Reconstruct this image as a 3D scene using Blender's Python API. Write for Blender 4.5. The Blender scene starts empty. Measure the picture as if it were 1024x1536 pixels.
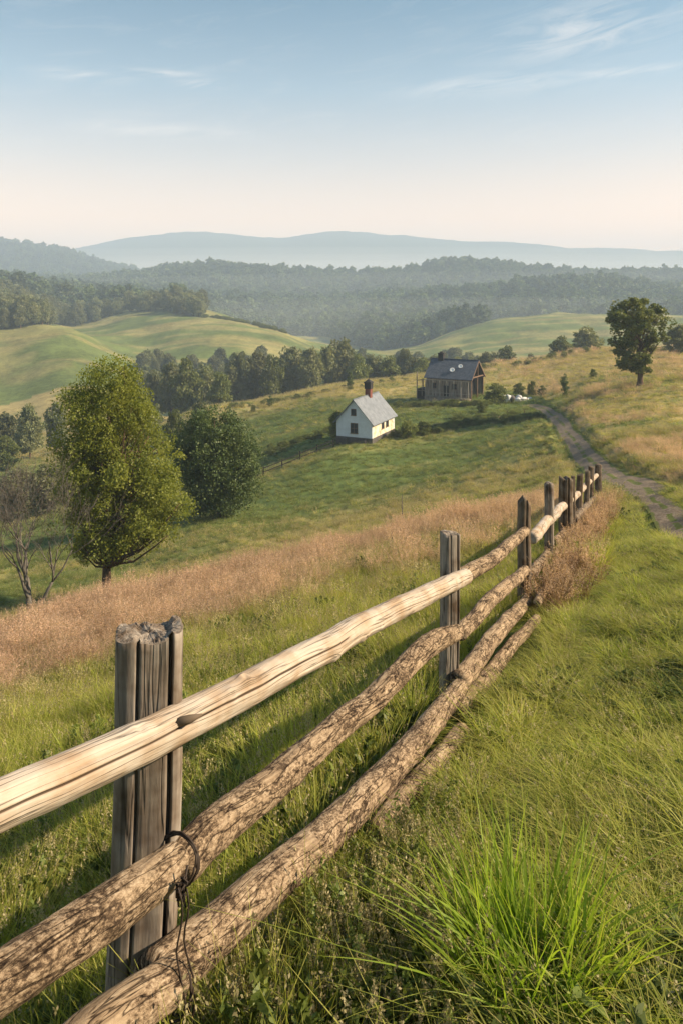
import bpy, math, random
import numpy as np
from mathutils import Vector, Matrix
rng = np.random.default_rng(7)
random.seed(7)
sc = bpy.context.scene
C = sc.collection
F = 1100.0      # focal length in photo pixels
HY = 440.0      # eye level row
PI = math.pi

# ------------------------------------------------------------------ numpy noise
def _hash(ix, iy, seed):
    h = (ix.astype(np.int64)*374761393 + iy.astype(np.int64)*668265263 + seed*1442695041) & 0xffffffff
    h = ((h ^ (h >> 13))*1274126177) & 0xffffffff
    h = h ^ (h >> 16)
    return (h & 0xffff)/65535.0
def vnoise(x, y, seed=0):
    x = np.asarray(x, float); y = np.asarray(y, float)
    ix = np.floor(x); iy = np.floor(y); fx = x-ix; fy = y-iy
    fx = fx*fx*(3-2*fx); fy = fy*fy*(3-2*fy)
    ix = ix.astype(np.int64); iy = iy.astype(np.int64)
    a = _hash(ix, iy, seed); b = _hash(ix+1, iy, seed); c = _hash(ix, iy+1, seed); d = _hash(ix+1, iy+1, seed)
    return (a*(1-fx)+b*fx)*(1-fy) + (c*(1-fx)+d*fx)*fy
def fbm(x, y, seed=0, o=4):
    s = 0; a = .5; t = 0
    for k in range(o):
        s = s + a*vnoise(x*2**k+17.3*k, y*2**k-9.1*k, seed+k); t += a; a *= .5
    return s/t
def sstep(a, b, x):
    t = np.clip((x-a)/(b-a), 0, 1); return t*t*(3-2*t)

# ------------------------------------------------------------------ terrain
PA, PBX, PBY = -1.81, .2276, -.2987
def Yplane(u, d): return HY + F*(-PBY - PBX*u - PA/d)
COLS = [-400, 0, 100, 200, 300, 400, 500, 600, 700, 800, 900, 1024, 1500]
ROWS = [  # distance: ground row at X = 0 100 200 ... 900 1024
 (40,  [900,895,882,860,840,818,796,772,747,708,695]),
 (60,  [840,825,815,790,785,775,760,735,712,665,645]),
 (80,  [790,775,770,750,735,715,705,690,658,627,608]),
 (100, [745,735,735,720,690,662,655,648,632,594,570]),
 (130, [705,695,695,665,640,618,610,600,592,565,548]),
 (160, [688,674,662,612,602,590,582,573,562,543,532]),
 (200, [665,650,640,625,598,578,565,552,538,522,524]),
 (250, [622,605,610,615,612,602,592,582,576,562,560]),
 (320, [545,535,566,590,588,582,578,568,562,556,552]),
 (400, [484,494,532,525,530,545,556,546,540,536,530]),
 (500, [462,500,492,478,490,522,532,520,508,505,500]),
 (620, [440,470,465,464,498,532,524,492,474,472,474]),
 (800, [432,450,458,478,500,500,484,486,484,480,478]),
 (1000,[430,440,448,455,465,470,458,446,436,432,450]),
 (1140,[434,438,440,444,452,455,452,450,448,446,444]),
 (1350,[430,426,416,402,410,414,411,400,410,420,419]),
 (1650,[424,432,440,440,440,440,440,440,440,440,440]),
 (2100,[369,385,411,432,436,436,436,436,436,436,436]),
 (2700,[425,432,436,436,436,436,436,436,436,436,436]),
 (3600,[382,371,356,346,353,351,355,363,365,371,375]),
 (4600,[420]*11),
 (7000,[437]*11),
]
def pchip(x, y, xi):   # y: (n, m) along axis 0
    x = np.asarray(x, float); h = np.diff(x)[:, None]; dl = np.diff(y, axis=0)/h
    m = np.zeros_like(y)
    w1 = 2*h[1:]+h[:-1]; w2 = h[1:]+2*h[:-1]
    same = dl[1:]*dl[:-1] > 0
    with np.errstate(divide='ignore', invalid='ignore'):
        mm = (w1+w2)/(w1/dl[:-1]+w2/dl[1:])
    m[1:-1] = np.where(same, mm, 0); m[0] = dl[0]*0; m[-1] = dl[-1]*0
    i = np.clip(np.searchsorted(x, xi)-1, 0, len(x)-2)
    t = ((xi-x[i])/(x[i+1]-x[i])); t = np.clip(t, 0, 1)[:, None]; hh = (x[i+1]-x[i])[:, None]
    return ((1+2*t)*(1-t)**2*y[i] + t*(1-t)**2*hh*m[i] + t*t*(3-2*t)*y[i+1] + t*t*(t-1)*hh*m[i+1])
def catmull(x, y, xi):
    x = np.asarray(x, float); m = np.zeros_like(y)
    m[1:-1] = (y[2:]-y[:-2])/(x[2:]-x[:-2])[:, None]
    i = np.clip(np.searchsorted(x, xi)-1, 0, len(x)-2)
    t = np.clip((xi-x[i])/(x[i+1]-x[i]), 0, 1)[:, None]; hh = (x[i+1]-x[i])[:, None]
    return ((1+2*t)*(1-t)**2*y[i] + t*(1-t)**2*hh*m[i] + t*t*(3-2*t)*y[i+1] + t*t*(t-1)*hh*m[i+1])
_us = (np.array(COLS, float)-512)/F
_ds = [14, 20, 28]; _R = [np.zeros(13)]*3
for d, v in ROWS:
    vv = np.array([v[0]]+v+[v[-1]], float)
    _R.append(vv - Yplane(_us, d)); _ds.append(d)
_R = np.array(_R); LD0, LD1, NL = math.log(14), math.log(7000), 1600
_li = np.linspace(LD0, LD1, NL); NU = 500
_ui = np.linspace(_us[0], _us[-1], NU)
LUT = pchip(np.log(_ds), _R, _li)            # (NL, 13)
LUT = catmull(_us, LUT.T, _ui)               # (NU, NL)
TH0 = math.radians(45); TH1 = math.radians(80); COS0 = math.cos(math.atan(.829))
def Hbase(x, y):
    x = np.asarray(x, float); y = np.asarray(y, float)
    r = np.hypot(x, y)+1e-6; th = np.abs(np.arctan2(x, y))
    u = np.where(y > 1e-3, x/np.maximum(y, 1e-3), np.sign(x)*9); uc = np.clip(u, _us[0], _us[-1])
    d = np.where(np.abs(u) < .829, y, r*COS0); d = np.maximum(d, .3)
    fu = (uc-_ui[0])/(_ui[-1]-_ui[0])*(NU-1); fl = np.clip((np.log(d)-LD0)/(LD1-LD0)*(NL-1), 0, NL-1.001)
    fu = np.clip(fu, 0, NU-1.001); a = fu.astype(int); b = fl.astype(int); ta = fu-a; tb = fl-b
    R = (LUT[a, b]*(1-ta)*(1-tb)+LUT[a+1, b]*ta*(1-tb)+LUT[a, b+1]*(1-ta)*tb+LUT[a+1, b+1]*ta*tb)
    zf = PA+PBX*x+PBY*y - R/F*d
    k = 70*np.tanh(r/70)/r
    zs = PA+PBX*x*k+PBY*y*k
    w = sstep(TH0, TH1, th)
    return zf*(1-w)+zs*w
# the track: centre line in world metres
def at(X, Y):      # first ground point met along the sight line through photo point (X, Y)
    d = np.exp(np.linspace(math.log(1.2), math.log(4500), 6000)); u = (X-512)/F
    yy = HY - F*Hbase(u*d, d)/d
    k = np.argmax(yy <= Y)
    return u*d[k], d[k]
def onray(X, d): return (X-512)/F*d, d
TRACK = [(70, 6), (42, 14), (24, 20.5), (16.2, 23.6), at(1024, 730), at(960, 714), at(915, 702), at(885, 684), at(866, 664), at(850, 645), at(836, 626), at(820, 611), at(795, 604), at(765, 607)]
TRACK2 = [(7.4, -24), (7.0, -6), (6.5, 4), (6.2, 9.6), at(1046, 806), at(995, 765), at(965, 742), at(935, 724), at(905, 706)]
def densify(P, n=14):
    P = np.array(P, float); out = []
    Q = np.vstack([2*P[0]-P[1], P, 2*P[-1]-P[-2]])
    for i in range(1, len(Q)-2):
        for t in np.linspace(0, 1, n, endpoint=False):
            p0, p1, p2, p3 = Q[i-1:i+3]
            out.append(.5*((2*p1)+(-p0+p2)*t+(2*p0-5*p1+4*p2-p3)*t*t+(-p0+3*p1-3*p2+p3)*t**3))
    out.append(P[-1]); return np.array(out)
TR1 = densify(TRACK); TR2 = densify(TRACK2)
def dist_poly(x, y, P):
    best = np.full(np.shape(x), 1e9)
    for a, b in zip(P[:-1], P[1:]):
        ab = b-a; L = (ab**2).sum()+1e-9
        t = np.clip(((x-a[0])*ab[0]+(y-a[1])*ab[1])/L, 0, 1)
        best = np.minimum(best, np.hypot(x-a[0]-t*ab[0], y-a[1]-t*ab[1]))
    return best
def H(x, y):
    x = np.asarray(x, float); y = np.asarray(y, float)
    r = np.hypot(x, y)
    z = Hbase(x, y)
    z = z + (fbm(x*.9, y*.9, 3, 3)-.5)*.27*sstep(.5, 3, r)*(1-sstep(60, 200, r)) + (fbm(x*3.5, y*3.5, 9, 2)-.5)*.09
    z = z + (fbm(x/14, y/14, 21, 4)-.5)*1.0*sstep(25, 90, r)
    z = z + (fbm(x/60, y/60, 31, 4)-.5)*7*sstep(180, 500, r) + (fbm(x/22, y/30, 33, 3)-.5)*3.0*sstep(220, 340, r)
    z = z + (fbm(x/260, y/260, 41, 5)-.5)*26*sstep(600, 1600, r) + (fbm(x/420, y/900, 45, 4)-.5)*26*sstep(2600, 3500, r)
    z = z + (fbm(x/3.2, y/4.5, 25, 3)-.5)*.45*sstep(30, 60, r)*(1-sstep(200, 320, r))
    dt = dist_poly(x, y, TR1[::4])
    z = z - .45*(1-sstep(1.05, 2.1, dt))*(r < 200)
    return z
def Hs(x, y): return float(H(np.array([x]), np.array([y]))[0])

# ------------------------------------------------------------------ zones (albedo classes of the sward), by place
def pix(x, y):
    y2 = np.maximum(y, .5); u = x/y2
    return 512+F*u, HY-F*Hbase(x, y)/y2
def poly_y(X, pts):
    p = np.array(pts, float); return np.interp(X, p[:, 0], p[:, 1])
FENCE = np.array([(-2.9, -1.9), (-.70, 2.57), (.83, 5.7), (2.29, 9.3), (3.40, 12.0), (4.46, 14.6), (5.28, 16.6), (6.42, 19.4), (7.48, 22.0), (8.87, 25.4)])
UP = [(-400, 1075), (0, 968), (150, 925), (280, 895), (400, 862), (500, 835), (600, 806), (700, 778), (790, 752), (830, 745)]
LO = [(-400, 1190), (0, 1045), (150, 990), (300, 934), (420, 898), (540, 860), (650, 826), (740, 800), (800, 784), (830, 768)]
def weights(x, y):
    """columns: lush, yellowgreen, russet, gold, cool, dark wood floor"""
    X, Y = pix(x, y); r = np.hypot(x, y)
    n1 = fbm(x*.35, y*.35, 51, 4); n2 = fbm(x/9, y/9, 52, 4); n3 = fbm(x/3, y/3, 53, 3)
    n4 = fbm((x+.6*y)/30, (y-.3*x)/5, 54, 4)
    fx = np.interp(y, FENCE[:, 1], FENCE[:, 0]); right = sstep(-.1, .5, x-fx-.55)*(y < 26)
    up = poly_y(X, UP)+(n1-.5)*14; lo = poly_y(X, LO)+(n1-.5)*110; trans = np.exp(-((Y-lo-14)/(26+.02*Y))**2)*(r < 60)*(X < 850)
    rus = sstep(up-5, up+6, Y)*(1-sstep(lo-40, lo+34, Y))*(1-right)*(X < 850)*(r < 140)
    below = sstep(lo-40, lo+34, Y)*(r < 140)
    near = np.maximum(below, (r < 12)*1.0)
    W = np.zeros(np.shape(x)+(6,))
    lush = near*(1-right); yg = near*(1-right)*(.35+1.1*sstep(.3, .65, n1)*sstep(3, 8, r))
    rn = sstep(.38, .62, fbm(x*.8, y*.8, 55, 3))
    lush = lush*.7*(1-.35*rn) + right*(.50+.6*(1-rn))*(1-sstep(5, 16, r)*.6)
    yg = yg + right*(.35+.5*rn+sstep(8, 20, r)*.5)
    W[..., 0] = lush*(r < 40); W[..., 1] = yg*(r < 60)
    W[..., 2] = rus*1.5*(.55+.9*n3)*(1-.35*trans); W[..., 3] = trans*.6*(1-right); W[..., 1] += rus*.45; W[..., 3] += rus*.75*sstep(.35, .65, fbm(x/2.2, y/2.2, 63, 3))
    # belt just beyond the russet: green with straw streaks
    far = (1-near)*(1-rus)*(r < 290)
    right_field = sstep(0, 14, X-poly_y(Y, [(480, 600), (560, 650), (598, 812), (625, 850), (660, 882), (690, 915), (712, 985), (740, 1100)]))*(1-near)
    crest = sstep(135, 160, r)
    golden = np.clip(right_field*(.42+1.5*(n3-.40)+1.2*(n2-.4)) + crest*(.8*sstep(.35, .6, n2)+.35), 0, 1.4)
    streak = sstep(.50, .62, n4)*(1-right_field)
    belt = sstep(up-48, up-6, Y+0*Y)*(1-rus)*(1-near)*(X < 860)
    bl = sstep(up-62, up-44, Y)*(1-sstep(up-36, up-16, Y))*(X < 860)*sstep(.25, .5, n2+.1)
    s2 = np.exp(-((Y-poly_y(X, [(0, 870), (130, 845), (300, 800), (480, 775), (600, 752), (700, 725), (850, 690)]))/7.0)**2)*sstep(.35, .55, n2)*(r < 90)
    W[..., 3] += far*(golden + .35*streak*(1-crest) + .9*bl+.8*s2)
    W[..., 4] = far*(1-np.clip(golden, 0, .9))*(1-.5*np.clip(bl, 0, 1))*(1-.6*belt)
    W[..., 2] += far*right_field*.8*sstep(.52, .66, fbm(x/7+9, y/4, 59, 4))
    W[..., 1] += far*(.5*belt + .35*right_field*(1-np.clip(golden, 0, 1)))
    W[..., 4] += (r >= 290)*(1-.0*r)
    W[..., 3] += (r >= 290)*(r < 1200)*(.05+.7*sstep(.50, .68, fbm(x/40, y/25, 58, 4))+.8*sstep(.55, .62, fbm(x/90, y/9, 64, 3)))
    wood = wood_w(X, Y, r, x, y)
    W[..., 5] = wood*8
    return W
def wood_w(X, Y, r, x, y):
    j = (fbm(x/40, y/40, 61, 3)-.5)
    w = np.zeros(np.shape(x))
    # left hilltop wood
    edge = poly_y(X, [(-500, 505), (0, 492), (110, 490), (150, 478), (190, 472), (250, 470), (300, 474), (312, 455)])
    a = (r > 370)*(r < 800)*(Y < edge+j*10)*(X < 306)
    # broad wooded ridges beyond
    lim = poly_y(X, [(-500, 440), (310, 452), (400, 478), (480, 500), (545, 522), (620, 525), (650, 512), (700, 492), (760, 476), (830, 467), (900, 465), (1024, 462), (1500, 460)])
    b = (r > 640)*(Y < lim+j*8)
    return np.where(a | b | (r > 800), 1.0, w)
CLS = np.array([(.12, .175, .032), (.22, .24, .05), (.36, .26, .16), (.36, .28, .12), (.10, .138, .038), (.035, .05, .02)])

# ------------------------------------------------------------------ helpers
def link(o, parent=None):
    C.objects.link(o)
    if parent is not None: o.parent = parent
    return o
def mesh_np(name, V, Fq, mat=None, attrs=None, smooth=False):
    V = np.asarray(V, np.float32); Fq = np.asarray(Fq, np.int32)
    me = bpy.data.meshes.new(name); n = len(Fq); k = Fq.shape[1]
    me.vertices.add(len(V)); me.vertices.foreach_set('co', V.ravel())
    me.loops.add(n*k); me.loops.foreach_set('vertex_index', Fq.ravel())
    me.polygons.add(n); me.polygons.foreach_set('loop_start', np.arange(n, dtype=np.int32)*k)
    me.polygons.foreach_set('loop_total', np.full(n, k, np.int32))
    me.update(calc_edges=True)
    for nm, a in (attrs or {}).items():
        a = np.asarray(a, np.float32)
        if a.ndim == 1: t = me.attributes.new(nm, 'FLOAT', 'POINT'); t.data.foreach_set('value', a)
        elif a.shape[1] == 3: t = me.attributes.new(nm, 'FLOAT_VECTOR', 'POINT'); t.data.foreach_set('vector', a.ravel())
        else: t = me.attributes.new(nm, 'FLOAT_COLOR', 'POINT'); t.data.foreach_set('color', a.ravel())
    if mat: me.materials.append(mat)
    if smooth: me.shade_smooth()
    return me
class MB:
    """collects quads and triangles (as quads with a repeated corner avoided) into one mesh"""
    def __init__(s): s.v = []; s.f = []
    def add(s, V, Fs):
        b = len(s.v); s.v += [tuple(p) for p in V]; s.f += [tuple(i+b for i in f) for f in Fs]
    def box(s, x0, x1, y0, y1, z0, z1):
        s.add([(x0,y0,z0),(x1,y0,z0),(x1,y1,z0),(x0,y1,z0),(x0,y0,z1),(x1,y0,z1),(x1,y1,z1),(x0,y1,z1)],
              [(0,3,2,1),(4,5,6,7),(0,1,5,4),(1,2,6,5),(2,3,7,6),(3,0,4,7)])
    def bar(s, a, b, w, h=None):
        a = Vector(a); b = Vector(b); h = h or w; d = (b-a).normalized()
        up = Vector((0,0,1)) if abs(d.z) < .9 else Vector((1,0,0))
        r = d.cross(up).normalized()*w/2; t = r.cross(d).normalized()*h/2
        s.add([a-r-t, a+r-t, a+r+t, a-r+t, b-r-t, b+r-t, b+r+t, b-r+t],
              [(0,3,2,1),(4,5,6,7),(0,1,5,4),(1,2,6,5),(2,3,7,6),(3,0,4,7)])
    def tube(s, pts, rad, seg=6, cap=True):
        pts = [Vector(p) for p in pts]; n = len(pts); rings = []
        if not hasattr(rad, '__len__'): rad = [rad]*n
        ref = None; V = []
        for i, p in enumerate(pts):
            t = (pts[min(i+1, n-1)]-pts[max(i-1, 0)]).normalized()
            if ref is None: ref = t.cross(Vector((.3, .9, .2))).normalized()
            ref = (ref - t*ref.dot(t)).normalized(); b = t.cross(ref)
            for k in range(seg):
                a = 2*PI*k/seg; V.append(p+(ref*math.cos(a)+b*math.sin(a))*rad[i])
        Fs = [(i*seg+k, i*seg+(k+1) % seg, (i+1)*seg+(k+1) % seg, (i+1)*seg+k) for i in range(n-1) for k in range(seg)]
        if cap: Fs += [tuple(range(seg))[::-1], tuple((n-1)*seg+k for k in range(seg))]
        s.add(V, Fs)
    def lathe(s, prof, c=(0,0,0), seg=12):
        V = []; 
        for r, z in prof:
            for k in range(seg):
                a = 2*PI*k/seg; V.append((c[0]+r*math.cos(a), c[1]+r*math.sin(a), c[2]+z))
        m = len(prof)
        s.add(V, [(i*seg+k, i*seg+(k+1) % seg, (i+1)*seg+(k+1) % seg, (i+1)*seg+k) for i in range(m-1) for k in range(seg)]+[tuple(range(seg))[::-1], tuple((m-1)*seg+k for k in range(seg))])
    def build(s, name, mat, parent=None, smooth=False, loc=None):
        me = bpy.data.meshes.new(name); me.from_pydata([tuple(v) for v in s.v], [], s.f); me.materials.append(mat); me.update()
        if smooth: me.shade_smooth()
        o = bpy.data.objects.new(name, me); link(o, parent)
        if loc: o.location = loc
        return o
def obj(name, me, parent=None, **kw):
    o = link(bpy.data.objects.new(name, me), parent)
    for k, v in kw.items(): o[k] = v
    return o
def thing(name, label, cat, loc, rz=0, group=None, scale=None):
    o = bpy.data.objects.new(name, None); C.objects.link(o); o.location = loc; o.rotation_euler = (0, 0, rz)
    o.empty_display_size = .2
    if scale is not None: o.scale = scale if hasattr(scale, '__len__') else (scale,)*3
    o['label'] = label; o['category'] = cat
    if group: o['group'] = group
    return o

# ------------------------------------------------------------------ materials
class NT:
    def __init__(s, name):
        s.m = bpy.data.materials.new(name); s.m.use_nodes = True; s.t = s.m.node_tree; s.t.nodes.clear()
        s.out = s.n('ShaderNodeOutputMaterial')
    def n(s, typ, ins=None, **kw):
        nd = s.t.nodes.new(typ)
        for k, v in kw.items(): setattr(nd, k, v)
        for k, v in (ins or {}).items(): s.put(nd.inputs[k], v)
        return nd
    def put(s, sock, v):
        if isinstance(v, bpy.types.NodeSocket): s.t.links.new(v, sock)
        elif isinstance(v, bpy.types.Node): s.t.links.new(v.outputs[0], sock)
        else:
            if hasattr(v, '__len__') and len(v) == 3 and sock.type == 'RGBA': v = (*v, 1)
            sock.default_value = v
    def noise(s, scale, detail=4, vec=None, rough=.55, dist=0):
        nd = s.n('ShaderNodeTexNoise', {'Scale': scale, 'Detail': detail, 'Roughness': rough, 'Distortion': dist})
        if vec is not None: s.put(nd.inputs['Vector'], vec)
        return nd.outputs['Fac']
    def ramp(s, fac, stops):
        nd = s.n('ShaderNodeValToRGB'); e = nd.color_ramp.elements
        while len(e) < len(stops): e.new(.5)
        for k, (p, c) in enumerate(stops):
            e[k].position = p; e[k].color = (*c, 1) if len(c) == 3 else c
        s.put(nd.inputs['Fac'], fac); return nd.outputs['Color']
    def mix(s, fac, a, b, mode='MIX'):
        nd = s.n('ShaderNodeMix', data_type='RGBA', blend_type=mode)
        s.put(nd.inputs[0], fac); s.put(nd.inputs[6], a); s.put(nd.inputs[7], b); return nd.outputs[2]
    def math(s, op, a, b=0.0, c=None):
        nd = s.n('ShaderNodeMath', operation=op); s.put(nd.inputs[0], a); s.put(nd.inputs[1], b)
        if c is not None: s.put(nd.inputs[2], c)
        return nd.outputs[0]
    def attr(s, name, out='Color'): return s.n('ShaderNodeAttribute', attribute_name=name).outputs[out]
    def mapping(s, vec, scale):
        return s.n('ShaderNodeMapping', {'Vector': vec, 'Scale': scale}).outputs[0]
    def bsdf(s, col, rough=.8, bump=None, bs=.3, bd=.02, spec=.3, extra=None):
        b = s.n('ShaderNodeBsdfPrincipled', {'Base Color': col, 'Roughness': rough, 'Specular IOR Level': spec})
        if extra:
            for k, v in extra.items(): s.put(b.inputs[k], v)
        if bump is not None:
            bn = s.n('ShaderNodeBump', {'Height': bump, 'Strength': bs, 'Distance': bd}); s.t.links.new(bn.outputs[0], b.inputs['Normal'])
        s.t.links.new(b.outputs[0], s.out.inputs[0]); return s.m
    def leaf(s, col, trans=.4, tcol=None, rough=.5, spec=.25):
        b = s.n('ShaderNodeBsdfPrincipled', {'Base Color': col, 'Roughness': rough, 'Specular IOR Level': spec})
        t = s.n('ShaderNodeBsdfTranslucent', {'Color': tcol if tcol is not None else col})
        m = s.n('ShaderNodeMixShader', {0: trans}); s.t.links.new(b.outputs[0], m.inputs[1]); s.t.links.new(t.outputs[0], m.inputs[2])
        s.t.links.new(m.outputs[0], s.out.inputs[0]); return s.m
def POS(n): return n.n('ShaderNodeNewGeometry').outputs['Position']
def RND(n): return n.n('ShaderNodeObjectInfo').outputs['Random']
def plain(name, col, rough=.7, scale=20, amt=.25, bump=.0):
    n = NT(name); tc = n.n('ShaderNodeTexCoord').outputs['Object']; f = n.noise(scale, 5, tc)
    c = n.mix(f, [x*(1-amt) for x in col], [min(1, x*(1+amt)) for x in col])
    return n.bsdf(c, rough, f if bump else None, bump, .01)

def foliage_mat(name, dark, light, tip=None, trans=.35, scale=.9, hue=.0, rnd=.35, glow=1.35):
    n = NT(name); p = POS(n); f = n.noise(scale, 3, p); rv = RND(n)
    c = n.mix(n.math('MULTIPLY_ADD', n.math('SUBTRACT', f, .5), 2.2, .5), dark, light)
    if tip is not None:
        c = n.mix(n.math('MULTIPLY', n.math('POWER', n.attr('tip', 'Fac'), 1.6), .75), c, tip)
    k = n.math('MULTIPLY_ADD', rv, rnd*2, 1-rnd)
    kc = n.n('ShaderNodeCombineColor', {0: k, 1: k, 2: k}).outputs[0]
    c = n.mix(1.0, c, kc, 'MULTIPLY')
    t = n.mix(1.0, c, (glow*1.08, glow*1.05, glow*.6), 'MULTIPLY')
    return n.leaf(c, trans, t)
M = {}
M['lush'] = foliage_mat('lush_blade', (.115, .18, .02), (.23, .295, .035), (.42, .41, .09), .5)
M['yellow'] = foliage_mat('yellow_green_blade', (.19, .235, .035), (.31, .335, .06), (.48, .43, .13), .48)
M['russet'] = foliage_mat('russet_blade', (.36, .25, .16), (.52, .38, .25), (.58, .44, .30), .42)
M['gold'] = foliage_mat('straw_blade', (.32, .25, .09), (.46, .38, .14), (.54, .44, .19), .4)
M['cool'] = foliage_mat('cool_blade', (.095, .138, .032), (.15, .195, .048), (.24, .25, .08), .4)
M['bright'] = foliage_mat('bright_blade', (.13, .24, .02), (.22, .35, .03), (.40, .47, .07), .5, rnd=.15)
M['seed'] = foliage_mat('seed_head', (.39, .25, .185), (.57, .41, .31), None, .4)
M['paleseed'] = foliage_mat('pale_seed', (.24, .21, .11), (.40, .34, .19), None, .3)
M['herb'] = foliage_mat('herb_leaf', (.09, .13, .028), (.19, .22, .055), None, .35, scale=6)
M['dryherb'] = foliage_mat('dry_herb', (.16, .095, .055), (.30, .20, .12), None, .3, scale=5)
M['leaf_olive'] = foliage_mat('olive_leaf', (.11, .14, .024), (.235, .25, .045), None, .42, scale=.8, rnd=.0, glow=1.5)
M['leaf_dark'] = foliage_mat('dark_leaf', (.055, .09, .03), (.12, .155, .05), None, .3, scale=.7, rnd=.0)
M['leaf_row'] = foliage_mat('row_leaf', (.10, .125, .06), (.21, .21, .10), None, .35, scale=.2, rnd=.3)
M['leaf_mid'] = foliage_mat('mid_leaf', (.085, .115, .03), (.18, .195, .055), None, .3, scale=.5, rnd=.25)
M['leaf_wood'] = foliage_mat('wood_leaf', (.038, .068, .026), (.115, .145, .05), None, .25, scale=.12, rnd=.5)
M['leaf_pale'] = foliage_mat('pale_leaf', (.08, .11, .03), (.16, .17, .05), None, .3, scale=.4, rnd=.25)
n = NT('tree_bark'); p = n.mapping(n.n('ShaderNodeTexCoord').outputs['Object'], (6, 6, 1.2)); f = n.noise(4, 6, p)
M['bark'] = n.bsdf(n.ramp(f, [(.3, (.035, .022, .014)), (.7, (.16, .10, .065))]), .9, f, .6, .05)
n = NT('bare_wood_bark'); p = n.mapping(n.n('ShaderNodeTexCoord').outputs['Object'], (6, 6, 1.2)); f = n.noise(4, 6, p)
M['barebark'] = n.bsdf(n.ramp(f, [(.3, (.05, .042, .035)), (.7, (.19, .17, .145))]), .9, f, .6, .03)

# ground
n = NT('meadow_ground'); p = POS(n); col = n.attr('Col')
f1 = n.noise(26, 6, p, .7); f2 = n.noise(5, 5, p, .65); f3 = n.noise(.45, 6, p, .7); f4 = n.noise(.04, 8, p, .78)
vz = n.math('ADD', n.math('MULTIPLY', f1, .8), n.math('ADD', n.math('MULTIPLY', f2, .7), n.math('ADD', n.math('MULTIPLY', f3, 1.0), n.math('MULTIPLY', f4, 1.5))))
k = n.math('MULTIPLY_ADD', n.math('SUBTRACT', vz, 2.0), 1.3, .93)
k = n.math('MAXIMUM', k, .3)
c = n.mix(1.0, col, n.n('ShaderNodeCombineColor', {0: k, 1: k, 2: k}).outputs[0], 'MULTIPLY')
M['ground'] = n.bsdf(c, .95, n.math('ADD', n.math('MULTIPLY', f2, .3), f3), .9, .25, spec=.1)
n = NT('gravel_track'); p = POS(n); f1 = n.noise(14, 6, p, .75); f2 = n.noise(.9, 4, p); e = n.attr('edge', 'Fac')
c = n.ramp(f1, [(.3, (.085, .065, .048)), (.5, (.20, .155, .115)), (.72, (.36, .295, .23))])
g = n.mix(f1, (.07, .105, .03), (.17, .17, .05))
crown = n.math('MULTIPLY', n.math('LESS_THAN', n.math('ADD', e, n.math('MULTIPLY', f1, .5)), .42), n.math('GREATER_THAN', f2, .45))
M['track'] = n.bsdf(n.mix(n.math('MAXIMUM', crown, n.math('GREATER_THAN', n.math('ADD', e, n.math('MULTIPLY', f1, .5)), n.math('MULTIPLY_ADD', f2, .3, .92))), c, g), .95, f1, .8, .05, spec=.1)

# weathered post wood: attribute rc = (cos*r, sin*r, length)
def wood_mat(name, cols, grain=26, stretch=.06, streak=None, bump=.6, bd=.006):
    n = NT(name); rc = n.attr('rc', 'Vector'); g = n.mapping(rc, (1, 1, stretch))
    f = n.noise(grain*3.2, 8, g, .65, .4); f2 = n.noise(grain*.8, 4, g, .6, .8); f3 = n.noise(5, 4, rc)
    crack = n.noise(grain*1.5, 3, n.mapping(rc, (1, 1, stretch*.45)), .4, .3)
    ck = n.ramp(n.math('ABSOLUTE', n.math('SUBTRACT', crack, .5)), [(.0, (0, 0, 0)), (.022, (1, 1, 1))])
    c = n.ramp(n.math('ADD', n.math('MULTIPLY', f, .55), n.math('MULTIPLY', f2, .45)), cols)
    crk = n.attr('crk', 'Fac'); c = n.mix(n.math('MINIMUM', n.math('MULTIPLY', n.math('MAXIMUM', n.math('SUBTRACT', n.math('ADD', crk, n.math('MULTIPLY', f2, .25)), .45), 0.0), 3.5), .93), c, (.05, .032, .02))
    if streak: c = n.mix(n.ramp(f3, [(.42, (0, 0, 0)), (.66, (1, 1, 1))]), c, streak, 'MULTIPLY')
    c = n.mix(1.0, c, n.mix(.65, (1, 1, 1), ck), 'MULTIPLY')
    hgt = n.math('ADD', n.math('MULTIPLY', f, .7), n.math('MULTIPLY', ck, .8))
    return n.bsdf(c, .85, hgt, bump, bd, spec=.2)
M['post'] = wood_mat('weathered_grey_wood', [(.22, (.055, .044, .036)), (.45, (.22, .185, .155)), (.75, (.44, .39, .34))], 11, .10, (.42, .34, .28))
M['postdark'] = wood_mat('weathered_brown_wood', [(.25, (.05, .037, .027)), (.5, (.18, .14, .105)), (.75, (.36, .30, .235))], 22, .06, (.5, .42, .34))
M['palewood'] = wood_mat('peeled_pale_wood', [(.2, (.20, .155, .12)), (.40, (.38, .315, .255)), (.7, (.51, .445, .38))], 24, .05, (.78, .66, .54), .6, .006)
n = NT('lichened_bark'); rc = n.attr('rc', 'Vector'); g = n.mapping(rc, (1, 1, .55))
f = n.noise(95, 8, g, .8); f2 = n.noise(14, 5, g, .6, 1.2); f3 = n.noise(3.5, 3, rc); v = n.n('ShaderNodeTexVoronoi', {'Scale': 60.0, 'Vector': g}).outputs['Distance']
gr = n.mapping(rc, (1, 1, .07)); fg = n.noise(60, 6, gr, .65); cr_ = n.ramp(n.math('ABSOLUTE', n.math('SUBTRACT', n.noise(20, 4, n.mapping(rc, (1, 1, .13)), .5, .6), .5)), [(.0, (.12, .10, .09)), (.03, (1, 1, 1))])
pm = n.ramp(n.noise(4.2, 5, n.mapping(rc, (1, 1, .6)), .6, .8), [(.53, (0, 0, 0)), (.58, (1, 1, 1))])
s_ = n.math('ADD', n.math('MULTIPLY', f, .62), n.math('ADD', n.math('MULTIPLY', f2, .30), n.math('MULTIPLY', f3, .14)))
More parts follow.
